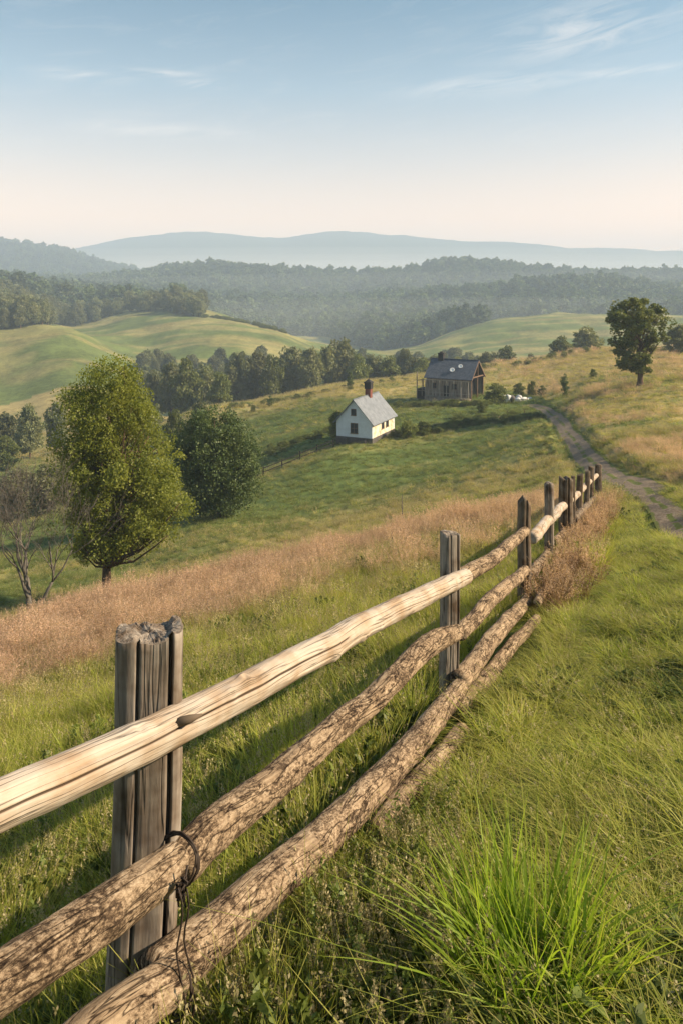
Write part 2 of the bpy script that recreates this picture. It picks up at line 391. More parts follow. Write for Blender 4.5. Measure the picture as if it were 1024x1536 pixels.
c = n.ramp(s_, [(.42, (.028, .019, .013)), (.495, (.085, .056, .036)), (.55, (.28, .20, .13)), (.63, (.48, .37, .26)), (.75, (.62, .52, .40))])
c = n.mix(n.math('MULTIPLY', pm, .8), c, n.ramp(fg, [(.3, (.12, .08, .05)), (.5, (.34, .245, .16)), (.7, (.50, .39, .27))])); c = n.mix(1.0, c, cr_, 'MULTIPLY')
s_ = n.math('ADD', n.math('ADD', s_, n.math('MULTIPLY', cr_, .35)), n.math('MULTIPLY', n.math('MULTIPLY', pm, n.math('SUBTRACT', fg, 1.0)), .35))
M['barkrail'] = n.bsdf(c, .9, n.math('ADD', s_, n.math('MULTIPLY', v, .25)), 1.0, .012, spec=.15)
M['wire'] = plain('rusty_dark_wire', (.035, .024, .018), .7, 60, .5)
M['stone'] = plain('grey_stone', (.24, .22, .20), .9, 5, .35, .5)
M['cutwood'] = plain('cut_wood_end', (.30, .22, .15), .9, 30, .4, .3)

# ------------------------------------------------------------------ ground sheet
def build_ground():
    tin = np.linspace(-.52, .52, 560)             # inside and just beside the view, by tangent
    th = np.concatenate([np.linspace(-PI, math.atan(-1.5), 26, endpoint=False), np.arctan(np.linspace(-1.5, -.52, 60, endpoint=False)),
                         np.arctan(tin), np.arctan(np.linspace(.52, 1.5, 61)[1:]), np.linspace(math.atan(1.5), PI, 27)[1:-1]])
    d = np.exp(np.concatenate([np.linspace(math.log(.35), math.log(300), 640, endpoint=False), np.linspace(math.log(300), math.log(4650), 240)]))
    T, D = np.meshgrid(th, d); 
    r = D/np.maximum(np.cos(np.clip(T, -.99, .99)), .5)
    x = r*np.sin(T); y = r*np.cos(T)
    z = H(x, y); nr, nc = x.shape
    V = np.stack([x, y, z], -1).reshape(-1, 3)
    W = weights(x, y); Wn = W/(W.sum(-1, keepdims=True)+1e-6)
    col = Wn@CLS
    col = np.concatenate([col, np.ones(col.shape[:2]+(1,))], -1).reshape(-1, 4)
    i = np.arange(nr-1)[:, None]*nc; j = np.arange(nc)[None]; j2 = (j+1) % nc
    Q = np.stack([i+j, i+j2, i+nc+j2, i+nc+j], -1).reshape(-1, 4)
    # centre fan folded into one vertex
    V = np.vstack([V, [(0, 0, Hs(0, 0))]]); col = np.vstack([col, col[:1]])
    jj = np.arange(0, nc-1, 1); ctr = len(V)-1
    me = mesh_np('ground', V, Q, M['ground'], {'Col': col}, True)
    return obj('ground', me, kind='structure')
ground = build_ground()
def strip(name, P, half, lift, mat):
    P = np.asarray(P); T = np.gradient(P, axis=0); T /= np.linalg.norm(T, axis=1)[:, None]; N = np.stack([-T[:, 1], T[:, 0]], 1)
    k = 15; V = []; E = []
    for t in np.linspace(-1, 1, k):
        q = P+N*half*t; V.append(np.column_stack([q, H(q[:, 0], q[:, 1])+lift])); E.append(np.full(len(P), abs(t)))
    V = np.stack(V, 1).reshape(-1, 3); E = np.stack(E, 1).ravel(); n_ = len(P)
    i = np.arange(n_-1)[:, None]*k; j = np.arange(k-1)[None]
    Q = np.stack([i+j, i+j+1, i+k+j+1, i+k+j], -1).reshape(-1, 4)
    return obj(name, mesh_np(name, V, Q, mat, {'edge': E}, True), kind='structure')
strip('road', TR1, .92, .05, M['track'])
strip('path', TR2, .38, .045, M['track'])

# ------------------------------------------------------------------ scatter (ground cover only)
def gn_scatter(name, pts, rot, scl, idx, protos, label, cat):
    pc = bpy.data.collections.new(name+'_kinds')
    for k, me in enumerate(protos):
        pc.objects.link(bpy.data.objects.new('%s_kind_%02d' % (name, k), me))
    me = bpy.data.meshes.new(name); me.vertices.add(len(pts)); me.vertices.foreach_set('co', np.asarray(pts, np.float32).ravel())
    a = me.attributes.new('rot', 'FLOAT_VECTOR', 'POINT'); a.data.foreach_set('vector', np.asarray(rot, np.float32).ravel())
    a = me.attributes.new('scl', 'FLOAT_VECTOR', 'POINT'); a.data.foreach_set('vector', np.asarray(scl, np.float32).ravel())
    a = me.attributes.new('idx', 'INT', 'POINT'); a.data.foreach_set('value', np.asarray(idx, np.int32))
    o = obj(name, me, label=label, category=cat, kind='stuff')
    g = bpy.data.node_groups.new(name+'_scatter', 'GeometryNodeTree')
    g.interface.new_socket('Geometry', in_out='INPUT', socket_type='NodeSocketGeometry')
    g.interface.new_socket('Geometry', in_out='OUTPUT', socket_type='NodeSocketGeometry')
    N = g.nodes; L = g.links
    gi = N.new('NodeGroupInput'); go = N.new('NodeGroupOutput'); ip = N.new('GeometryNodeInstanceOnPoints'); ci = N.new('GeometryNodeCollectionInfo')
    ci.inputs['Collection'].default_value = pc; ci.inputs['Separate Children'].default_value = True; ci.inputs['Reset Children'].default_value = True
    def na(nm, t):
        q = N.new('GeometryNodeInputNamedAttribute'); q.data_type = t; q.inputs['Name'].default_value = nm; return q
    r_ = na('rot', 'FLOAT_VECTOR'); s_ = na('scl', 'FLOAT_VECTOR'); i_ = na('idx', 'INT')
    er = N.new('FunctionNodeEulerToRotation')
    L.new(gi.outputs[0], ip.inputs['Points']); L.new(ci.outputs[0], ip.inputs['Instance']); ip.inputs['Pick Instance'].default_value = True
    L.new(r_.outputs[0], er.inputs[0]); L.new(er.outputs[0], ip.inputs['Rotation']); L.new(s_.outputs[0], ip.inputs['Scale'])
    L.new(i_.outputs[0], ip.inputs['Instance Index']); L.new(ip.outputs[0], go.inputs[0])
    md = o.modifiers.new('scatter', 'NODES'); md.node_group = g
    return o

def blades(n, rad, h, w, lean, bend, seg=3, rg=rng, hv=.45):
    """n curved tapering blades; returns V, Q, tip"""
    a = rg.uniform(0, 2*PI, n); rr = rad*np.sqrt(rg.uniform(0, 1, n)); bx = rr*np.cos(a); by = rr*np.sin(a)
    hh = h*(1-hv*rg.uniform(0, 1, n)); la = a+rg.normal(0, .9, n); ln = np.abs(rg.normal(0, lean, n)) + lean*.3; bd = np.abs(rg.normal(0, bend, n))
    ww = w*rg.uniform(.6, 1.2, n); fa = rg.uniform(0, PI, n)
    V = []; tp = []
    for k in range(seg+1):
        t = k/seg; out = hh*(ln*t+bd*t*t); z = hh*(t - .35*bd*t*t)
        cx = bx+out*np.cos(la); cy = by+out*np.sin(la); wk = ww*(1-t**1.5)+.0006*1
        dx = np.cos(fa)*wk/2; dy = np.sin(fa)*wk/2
        V.append(np.stack([cx-dx, cy-dy, z], 1)); V.append(np.stack([cx+dx, cy+dy, z], 1)); tp += [np.full(n, t)]*2
    V = np.stack(V, 1); K = 2*(seg+1); tp = np.stack(tp, 1)
    b = np.arange(n)[:, None]*K
    Q = np.concatenate([b+np.array([[2*k, 2*k+1, 2*k+3, 2*k+2]]) for k in range(seg)], 0)
    return V.reshape(-1, 3), Q, tp.ravel()
def join(parts):
    V = []; Q = []; T = []; b = 0
    for v, q, t in parts: V.append(v); Q.append(q+b); T.append(t); b += len(v)
    return np.vstack(V), np.vstack(Q), np.concatenate(T)
def flecks(P, size, rg=rng, elong=1.8, up=0.0):
    """one diamond leaf at each point"""
    n = len(P); d = rg.normal(0, 1, (n, 3)); d[:, 2] += up; d /= np.linalg.norm(d, axis=1)[:, None]
    e = np.cross(d, rg.normal(0, 1, (n, 3))); e /= np.linalg.norm(e, axis=1)[:, None]
    s = (size*rg.uniform(.6, 1.25, n))[:, None]
    V = np.stack([P-d*s*elong/2, P+e*s/2, P+d*s*elong/2, P-e*s/2], 1).reshape(-1, 3)
    Q = (np.arange(n)[:, None]*4+np.arange(4)[None])
    return V, Q, np.full(4*n, .5)
def seed_stems(n, rad, h, lean, nf, fs, spread=.012, frac=.35, rg=rng):
    V, Q, T = blades(n, rad, h, .0028, lean, .10, 3, rg, .3)
    K = 8; tips = V.reshape(n, K, 3)
    top = (tips[:, 6]+tips[:, 7])/2; mid = (tips[:, 4]+tips[:, 5])/2
    t = rg.uniform(1-frac*2.2, 1.03, (n, nf)); P = mid[:, None]+(top-mid)[:, None]*t[..., None] + rg.normal(0, 1, (n, nf, 3))*spread*(1.25-t[..., None])
    return (V, Q, T), flecks(P.reshape(-1, 3), fs, rg, 2.0, 1.0)
def proto(name, mats, groups):
    """groups: list of (V,Q,T), one per material"""
    V, Q, T = join(groups); me = mesh_np(name, V, Q, None, {'tip': T})
    for m in mats: me.materials.append(m)
    mi = np.concatenate([np.full(len(g[1]), k, np.int32) for k, g in enumerate(groups)]); me.polygons.foreach_set('material_index', mi)
    return me
def herb(n, h, rg, leaf=.016):
    V, Q, T = blades(n, .05, h, .004, .25, .2, 3, rg, .4); tips = V.reshape(n, 8, 3); nf = 46
    t = rg.uniform(.12, 1, (n, nf)); P = tips[:, None, 0]*(1-t[..., None]) + tips[:, None, 6]*t[..., None] + rg.normal(0, 1, (n, nf, 3))*.022*(1.25-t[..., None])
    return (V, Q, T), flecks(P.reshape(-1, 3), leaf, rg, 2.2, .6)

def grass_kinds():
    rg = np.random.default_rng(11); K = []
    for m in ('lush', 'yellow', 'cool'):                      # 0-8 : three each
        for s in range(3):
            K.append(proto(m+'_tuft', [M[m], M['gold'], M['paleseed']], [blades(46, .085, .20+.05*s, .0062, .33, .55, 4, rg), blades(5, .08, .24, .003, .3, .5, 3, rg), (lambda a: a[1])(seed_stems(2, .05, .3, .2, 14, .006, .010, .3, rg))]))
    for s in range(3):                                         # 9-11 russet
        a, b = seed_stems(26, .11, .66, .12, 20, .0085, .018, .45, rg)
        K.append(proto('russet_tuft', [M['russet'], M['seed'], M['yellow']], [join([a, blades(16, .09, .40, .004, .25, .3, 3, rg)]), b, blades(14, .09, .24, .006, .35, .4, 3, rg)]))
    for s in range(3):                                         # 12-14 straw
        a, b = seed_stems(9, .08, .34, .2, 14, .010, .014, .4, rg)
        K.append(proto('straw_tuft', [M['gold'], M['paleseed'], M['yellow']], [join([a, blades(24, .09, .25, .005, .35, .5, 3, rg)]), b, blades(14, .09, .2, .006, .35, .4, 3, rg)]))
    for s in range(3):                                         # 15-17 low leafy herbs
        a, b = herb(9, .22, rg, .019)
        K.append(proto('herb_tuft', [M['herb'], M['herb'], M['lush']], [a, b, blades(12, .07, .2, .006, .35, .5, 3, rg)]))
    return K
GK = grass_kinds()
W2K = {0: (0, 3), 1: (3, 3), 4: (6, 3), 2: (9, 3), 3: (12, 3)}
def sample_pts(dens_list, umax=.60):
    out = []
    for d0, d1, dens in dens_list:
        A = umax*(d1*d1-d0*d0); n_ = int(A*dens)
        d = np.sqrt(rng.uniform(d0*d0, d1*d1, n_)); u = rng.uniform(-umax, umax, n_)
        out.append(np.stack([u*d, d], 1))
    return np.vstack(out)
LOGA = np.array([at(X, Y) for X, Y in ((560, 1258), (600, 1206), (650, 1150), (694, 1098))]); LOGB = np.array([at(X, Y) for X, Y in ((684, 1076), (720, 1034), (760, 984), (806, 934))])
def scatter_grass(name, dl, smul, label, umax=.6, flat=1.0, thin=None):
    P = sample_pts(dl, umax); x, y = P.T
    gl = np.minimum(dist_poly(x, y, LOGA), dist_poly(x, y, LOGB)) > .27; x, y = x[gl], y[gl]
    keep = (dist_poly(x, y, TR1[::3]) > 1.0) & (dist_poly(x, y, TR2[::3]) > .4)
    # nothing grows inside the lens or the sunken rails
    W = weights(x, y); keep &= (W[:, 5] < .5)
    cl = fbm(x*1.3, y*1.3, 71, 3)
    if thin is not None: keep &= rng.uniform(0, 1, len(x)) < thin+(1-thin)*sstep(.35, .6, cl)
    x, y, W, cl = x[keep], y[keep], W[keep], cl[keep]; n_ = len(x)
    W = W[:, :5]; W = W/(W.sum(1, keepdims=True)+1e-6); cs = W.cumsum(1); rr = rng.uniform(0, 1, n_)[:, None]
    cls = np.minimum((rr > cs).sum(1), 4); base = np.array([0, 3, 9, 12, 6])[cls]
    idx = base + rng.integers(0, 3, n_)
    hb = (rng.uniform(0, 1, n_) < .20*sstep(.45, .62, fbm(x*.9, y*.9, 77, 3))*2) & (cls == 0)
    idx = np.where(hb, 15+rng.integers(0, 3, n_), idx)
    z = H(x, y)-.015
    s = rng.uniform(.7, 1.25, n_)*(.50+1.15*cl)
    r_ = np.hypot(x, y)
    if callable(smul): sm = smul(r_, x, y)
    else: sm = np.full(n_, smul)
    fx = np.interp(y, FENCE[:, 1], FENCE[:, 0])
    mown = np.where((x > fx+.9) & (y < 27), .38, 1.0)*np.where((x > fx-.05) & (x < fx+1.15) & (y > 3.4) & (y < 11), .45, 1.0)
    rusl = np.where(cls == 2, .85, 1.0)
    S = np.stack([s*sm, s*sm, s*sm*flat*mown*rusl], 1)
    rot = np.stack([rng.normal(0, .12, n_), rng.normal(0, .12, n_), rng.uniform(0, 2*PI, n_)], 1)
    return gn_scatter(name, np.stack([x, y, z], 1), rot, S, idx, GK, label, 'grass')
scatter_grass('meadow_grass', [(1.0, 6, 150), (6, 13, 95), (13, 30, 34)], lambda r, x, y: 1+.55*sstep(9, 30, r), 'green and russet meadow grass covering the slope around the fence')
scatter_grass('pasture_grass', [(30, 62, 10), (62, 110, 3.2), (110, 210, 1.2)], lambda r, x, y: np.where(r < 62, 1.7, np.where(r < 110, 2.2, 3.2))*1.0, 'short grass and straw tufts on the pasture around the houses', .56, .55, .35)

# ------------------------------------------------------------------ trees
def env_tree(env, h_tot, n_cl, per, leaf, seed, depth=1.0, cl_r=.5, fork=.25, trunk_r=.3, limbs=26, lean=(0, 0), up=0.35, mat='leaf_olive', shell=.45, seg=7, gaps=.0, droop=0):
    """env: list of (z, x_left, x_right) in metres about the trunk base. Returns trunk mesh, crown mesh."""
    rg = np.random.default_rng(seed); E = np.array(env, float)
    zs = rg.uniform(E[0, 0], E[-1, 0], n_cl*6)
    xl = np.interp(zs, E[:, 0], E[:, 1]); xr = np.interp(zs, E[:, 0], E[:, 2])
    w = (xr-xl)/2; keep = rg.uniform(0, 1, len(zs)) < (w/w.max())**1.6
    zs, xl, xr, w = zs[keep][:n_cl], xl[keep][:n_cl], xr[keep][:n_cl], w[keep][:n_cl]; m = len(zs)
    a = rg.uniform(0, 2*PI, m); rr = np.maximum(rg.uniform(0, 1, m)**shell, .05)
    lump = .86+.22*np.sin(a*3+zs*1.3+seed)*np.cos(zs*1.9+a*2)
    rr = rr*lump
    cx = (xl+xr)/2+w*rr*np.cos(a); cy = (w*depth*rr*np.sin(a))
    cc = np.stack([cx, cy, zs], 1)
    # leaves
    cr = cl_r*rg.uniform(.6, 1.3, m)
    g = rg.normal(0, 1, (m, per, 3)); g /= np.linalg.norm(g, axis=2)[..., None]; g *= rg.uniform(.25, 1, (m, per, 1))**.5
    P = cc[:, None]+g*cr[:, None, None]*np.array([1, 1, .8])
    P = P.reshape(-1, 3)
    if gaps > 0:
        gn_ = fbm(P[:, 0]/cl_r/2.2+50, P[:, 2]/cl_r/2.2+P[:, 1]/cl_r/3, seed, 2); P = P[gn_ > gaps]
    V, Q, T = flecks(P, leaf, rg, 1.6, -droop)
    crown = mesh_np('crown', V, Q, M[mat], {'tip': T})
    tb = MB()
    zf = h_tot*fork; tops = []
    ctr_top = Vector((float((E[-1, 1]+E[-1, 2])/2)*.7, 0, E[-1, 0]*.93))
    base = Vector((0, 0, -.25)); f = Vector((lean[0], lean[1], zf))
    tb.tube([base, Vector((0, 0, .0)), Vector((0, 0, .25*zf)), f*.6+Vector((0, 0, .05)), f], [trunk_r*1.9, trunk_r*1.45, trunk_r*1.05, trunk_r*.95, trunk_r*.85], 10)
    mids = []
    pts = [f]; rad = [trunk_r*.8]
    for k in range(1, 9):
        t = k/8; p = f.lerp(ctr_top, t)+Vector((rg.normal(0, .12), rg.normal(0, .12), 0))*h_tot*.08; pts.append(p); rad.append(trunk_r*.8*(1-t)**.8+.02)
    tb.tube(pts, rad, 7)
    far = np.argsort(-rg.uniform(0, 1, m))[:limbs]
    for i in far:
        tgt = Vector(cc[i]); lo = max(0, min(.75, (tgt.z-zf)/(ctr_top.z-zf)-.35))*8; k = int(lo); s = pts[k].lerp(pts[min(8, k+1)], lo-k)
        if tgt.z < zf*1.1: s = f*.9
        L = (tgt-s).length; r0 = min(rad[k]*.6, .035*L+.02)*.8
        mid = s.lerp(tgt, .45)+Vector((0, 0, -.10*L if tgt.z > s.z+L*.2 else .1*L))
        q = [s, s.lerp(mid, .5)+Vector((0, 0, .02*L)), mid, mid.lerp(tgt, .55)+Vector((rg.normal(0, .04)*L, rg.normal(0, .04)*L, .03*L)), tgt]
        tb.tube(q, [r0, r0*.8, r0*.6, r0*.4, r0*.12+.008], 5)
        for w_ in range(3):
            j = rg.integers(0, m); t2 = Vector(cc[j])
            if (t2-mid).length < L*.8: tb.tube([mid, mid.lerp(t2, .5)+Vector((0, 0, .04*L)), t2], [r0*.45, r0*.3, .008], 4)
    me = bpy.data.meshes.new('trunk'); me.from_pydata([tuple(v) for v in tb.v], [], tb.f); me.materials.append(M['bark']); me.update(); me.shade_smooth()
    return me, crown
def place_tree(name, meshes, x, y, label, cat, rz=0, scale=1, group=None, dz=0):
    t = thing(name, label, cat, (x, y, Hs(x, y)+dz), rz, group, scale)
    obj('trunk', meshes[0], t); obj('crown', meshes[1], t); return t
def env_px(rows, bx, by, d): return [((by-Y)*d/F, (a-bx)*d/F, (b-bx)*d/F) for Y, a, b in rows[::-1]]

# big olive tree
x, y = onray(160, 37.5); dd = 37.5
e = env_px([(550, 152, 196), (566, 118, 214), (595, 96, 226), (630, 86, 246), (665, 78, 258), (700, 72, 280), (735, 70, 286), (775, 84, 280), (805, 98, 266), (826, 114, 226), (842, 140, 180)], 160, 900, dd)
m = env_tree(e, 12, 640, 150, .085, 5, .95, .68, .12, .24, 90, shell=.5, mat='leaf_olive', gaps=.33)
place_tree('tree', m, x, y, 'tall olive green leafy tree with a full oval crown, nearest tree left of the fence', 'tree')
# rounded dark tree
x, y = onray(330, 64.0)
e = env_px([(616, 300, 335), (628, 276, 362), (650, 262, 384), (690, 262, 396), (725, 270, 394), (750, 280, 372), (768, 290, 350)], 330, 772, 64)
m = env_tree(e, 9, 380, 150, .14, 8, .9, 1.0, .12, .22, 40, shell=.38, mat='leaf_dark', gaps=.24)
place_tree('tree', m, x, y, 'rounded dark green tree with crown reaching the grass, behind the tall olive tree', 'tree')
# lone tree by the right edge
x, y = onray(960, 101.0); 
e = env_px([(448, 932, 975), (458, 914, 990), (475, 904, 997), (500, 906, 1000), (520, 918, 992), (540, 922, 986), (556, 934, 978)], 960, 577, 101)
m = env_tree(e, 12, 170, 150, .24, 14, .9, .85, .22, .36, 40, shell=.45, mat='leaf_mid', gaps=.35)
place_tree('tree', m, x, y, 'lone spreading tree with dark straight trunk on the golden field at the right', 'tree')

# bare tree on the left
def bare_tree():
    mb = MB(); rg = random.Random(21)
    def grow(p, d, L, r, lev):
        n_ = 5; pts = [p]; rad = [r]
        for k in range(n_):
            d = (d+Vector((rg.gauss(0, .14), rg.gauss(0, .14), rg.gauss(0, .08)+.05))).normalized(); p = p+d*L/n_; pts.append(p); rad.append(r*(1-.45*(k+1)/n_))
        mb.tube(pts, rad, 7 if lev < 2 else 5 if lev < 4 else 4)
        if lev >= 6: return
        nb = 4 if lev < 1 else 3
        for k in range(nb):
            i = rg.randint(2, n_) if k else n_; q = pts[i]
            ax = Vector((rg.gauss(0, 1), rg.gauss(0, 1), rg.gauss(0, .3))).normalized()
            nd = (d+ax*rg.uniform(.30, .75)).normalized(); nd.z += .10; grow(q, nd.normalized(), L*rg.uniform(.66, .88), max(rad[i]*(.75 if lev < 2 else .62), .0045), lev+1)
    grow(Vector((.1, 0, -.1)), Vector((-.22, 0, 1)).normalized(), 1.5, .115, 0)
    grow(Vector((.22, .1, -.1)), Vector((-.05, 0, 1)).normalized(), 1.5, .075, 1)
    return mb
x, y = onray(42, 30.0)
t = thing('bare_tree', 'leafless many-stemmed tree with crooked grey branches at the left edge', 'tree', (x, y, Hs(x, y)), 0, None, 1.35)
bare_tree().build('branches', M['barebark'], t, True)
# generic trees
def dome(hh, w, low=.12, seed=0, pointy=0):
    rg = random.Random(seed); out = []
    for k in range(9):
        t = k/8; prof = math.sin(PI*min(1, (t*.86+.16)))**(.6+pointy)
        out.append((hh*(low+(1-low)*t), -w/2*prof*rg.uniform(.82, 1.1), w/2*prof*rg.uniform(.82, 1.1)))
    return out
KT = {}
def kinds(key, n_, hh, w, ncl, per, leaf, mat, clr, **kw):
    KT[key] = [env_tree(dome(hh, w*random.uniform(.85, 1.15), kw.get('low', .1), 100+k, kw.get('pointy', 0)), hh, ncl, per, leaf, 200+k+hash_(key), .95, clr, .2, hh*.02, 10, mat=mat, shell=.45) for k in range(n_)]
def hash_(s): return sum(ord(c) for c in s)
kinds('row', 4, 12, 9, 90, 80, .42, 'leaf_row', 1.3)
kinds('rowpale', 2, 10, 8, 80, 80, .38, 'leaf_mid', 1.2)
kinds('shrub', 3, 3, 3.4, 60, 70, .12, 'leaf_mid', .45, low=.02)
kinds('paleshrub', 2, 3, 3.6, 60, 70, .12, 'leaf_pale', .45, low=.02)
kinds('upright', 2, 4, 2.2, 50, 60, .13, 'leaf_dark', .38, low=.05, pointy=.3)
def gen(kind, X, d, top, wpx, label, cat='tree', name='tree', k=None, base=None, group=None):
    x, y = onray(X, d); z = Hs(x, y); ztop = -(top-HY)/F*d; h = max(.5, ztop-z)
    K = KT[kind]; k = random.randrange(len(K)) if k is None else k
    H0, W0 = {'row': (12, 9), 'rowpale': (10, 8), 'shrub': (3, 3.4), 'paleshrub': (3, 3.6), 'upright': (4, 2.2)}[kind]
    w = wpx*d/F
    t = place_tree(name, K[k % len(K)], x, y, label, cat, random.uniform(0, 6.28), (w/W0, w/W0, h/H0), group); return t
ORD = 'first second third fourth fifth sixth seventh eighth ninth tenth eleventh twelfth thirteenth fourteenth fifteenth sixteenth seventeenth eighteenth nineteenth twentieth'.split()
row = [(232, 205, 556, 34, 'row'), (256, 200, 541, 36, 'row'), (282, 195, 536, 44, 'rowpale'), (308, 205, 540, 40, 'row'), (330, 190, 556, 30, 'rowpale'), (358, 225, 521, 42, 'row'), (385, 228, 524, 38, 'row'), (408, 222, 530, 30, 'rowpale'),
       (436, 230, 514, 48, 'row'), (466, 226, 520, 36, 'row'), (490, 232, 512, 34, 'row'), (512, 236, 499, 46, 'row'), (536, 228, 530, 32, 'rowpale'), (560, 232, 526, 34, 'row'), (584, 230, 532, 32, 'rowpale'), (608, 236, 518, 30, 'row'), (632, 230, 536, 34, 'rowpale'), (650, 238, 532, 30, 'row')]
for i, (X, d, top, w, kd) in enumerate(row):
    gen(kd, X, d, top, w*1.25, '%s tree from the left in the hazy row beyond the golden pasture' % ORD[i], group='trees in the row beyond the pasture')
row2 = [(690, 245, 540, 26, 'row'), (724, 240, 534, 38, 'rowpale'), (760, 238, 518, 40, 'rowpale'), (797, 240, 530, 24, 'row'), (840, 215, 503, 34, 'rowpale'), (880, 222, 489, 48, 'row'), (1000, 150, 545, 26, 'row'), (1018, 165, 486, 36, 'row')]
l2 = ['small hazy tree just left of the barn chimney line', 'round dull green tree behind the barn roof', 'taller pale green tree behind the field right of the barn', 'small faint tree between two rounder ones on the crest',
      'yellowish rounded tree on the crest left of the lone tree', 'broad grey green tree on the crest left of the lone tree', 'low dark bush right of the lone tree', 'tall hazy tree at the right edge of the view']
for (X, d, top, w, kd), lb in zip(row2, l2): gen(kd, X, d, top, w*1.15, lb)
lows = [(10, 130, 652, 44, 'rowpale', 'rounded tree low at the left edge below the grassy knoll'), (45, 150, 606, 46, 'row', 'dark tree left of the tall olive tree in the hollow'), (85, 155, 594, 40, 'row', 'dark taller tree half behind the tall olive tree'),
        (10, 160, 618, 50, 'row', 'shadowy tree at the left edge above the rounded one'), (22, 88, 702, 70, 'row', 'broad dark bush behind the bare tree'), (72, 84, 690, 70, 'row', 'dark bush between the bare tree and the tall olive tree'), (-40, 90, 690, 80, 'row', 'dark bush partly cut off by the left edge'),
        (115, 92, 690, 70, 'row', 'dark bush hidden mostly by the tall olive tree'), (225, 150, 600, 46, 'row', 'dark tree between the tall olive tree and the hazy row'), (262, 120, 612, 34, 'rowpale', 'pale tree rising behind the rounded dark tree'), (300, 140, 600, 30, 'row', 'small dark tree above the rounded dark tree')]
for X, d, top, w, kd, lb in lows: gen(kd, X, d, top, w, lb)
gen('upright', 405, 150, 593, 13, 'small upright sapling on the golden pasture edge', 'sapling', 'sapling', 0)
gen('shrub', 380, 145, 606, 10, 'tiny round bush left of the sapling on the pasture edge', 'bush', 'bush', 1)
gen('upright', 846, 118, 560, 14, 'dark upright bush beside the track below the lone tree', 'bush', 'bush', 1)
gen('shrub', 889, 125, 553, 14, 'small round dark bush on the golden field left of the lone tree', 'bush', 'bush', 0)
gen('upright', 525, 172, 556, 13, 'small dark conical bush alone on the pasture above the white house', 'bush', 'bush', 0)
sh = [(505, 99, 612, 34, 'paleshrub', 'leafy bush against the left side of the white house'), (612, 98, 628, 30, 'shrub', 'bush just right of the white house side wall'), (635, 100, 630, 30, 'paleshrub', 'pale bush second to the right of the white house'),
      (660, 106, 634, 34, 'shrub', 'low bush in the scrub midway between white house and track'), (742, 126, 572, 42, 'paleshrub', 'tall pale bush at the open right end of the barn'), (690, 112, 618, 34, 'shrub', 'low scrub bush in front of the barn'),
      (778, 132, 574, 24, 'shrub', 'dark bush behind the white rubble heap'), (797, 130, 570, 18, 'paleshrub', 'yellowish bush right of the white rubble heap'), (812, 126, 578, 16, 'upright', 'narrow dark bush at the bend of the track'), (722, 116, 602, 20, 'shrub', 'low bush between the barn and the rubble heap')]
for X, d, top, w, kd, lb in sh: gen(kd, X, d, top, w, lb, 'bush', 'bush')

# left hilltop wood: each tree of it
tries = []
rg = np.random.default_rng(5)
while len(tries) < 250:
    X = rg.uniform(-60, 304); d = rg.uniform(372, 590); xx, yy = onray(X, d); px, py = pix(np.array([xx]), np.array([yy]))
    if wood_w(px, py, np.hypot(xx, yy), np.array([xx]), np.array([yy]))[0] < .5: continue
    if any((xx-a)**2+(yy-b)**2 < 5.6**2 for a, b in tries): continue
    tries.append((xx, yy))
for xx, yy in tries:
    s = rg.uniform(.85, 1.35)
    place_tree('tree', KT['row'][int(rg.integers(0, 4))], xx, yy, 'dark leafy tree massed among others in the wood on the left hilltop', 'tree', rg.uniform(0, 6.28), (s*1.1, s*1.1, s*rg.uniform(.95, 1.2)), 'trees of the left hilltop wood')
# far woods: one mass
def far_wood():
    rg = np.random.default_rng(19)
    d = np.sqrt(rg.uniform(640**2, 2150**2, 60000)); u = rg.uniform(-.62, .62, len(d)); x = u*d; y = d
    X, Y = pix(x, y); r = np.hypot(x, y)
    w = wood_w(X, Y, r, x, y)
    keep = (w > .5)
    # keep faces turned to the view and the crests
    keep &= rg.uniform(0, 1, len(d)) < np.where(r < 1500, .55, .22)
    x, y, d = x[keep], y[keep], d[keep]; n_ = len(x)
    P = np.stack([x, y, H(x, y)-1.0], 1); s = rg.uniform(.6, 1.75, n_)*(1+.25*sstep(1100, 2000, d))
    S = np.stack([s*1.25, s*1.25, s*rg.uniform(.85, 1.2, n_)], 1)
    protos = []
    for k in range(4):
        E = dome(12, 10, .05, 300+k, .2*(k % 2)); tr, cr = env_tree(E, 12, 40, 16, 1.35, 320+k, .95, 1.6, .2, .25, 2, mat='leaf_wood', shell=.45)
        protos.append(cr)
    gn_scatter('woodland', P, np.stack([np.zeros(n_), np.zeros(n_), rg.uniform(0, 6.28, n_)], 1), S, rg.integers(0, 4, n_), protos, 'far-off hazy woodland covering the ridges beyond the valley', 'woodland')
    print('far trees', n_)
far_wood()
# woods at the foot of the green hill

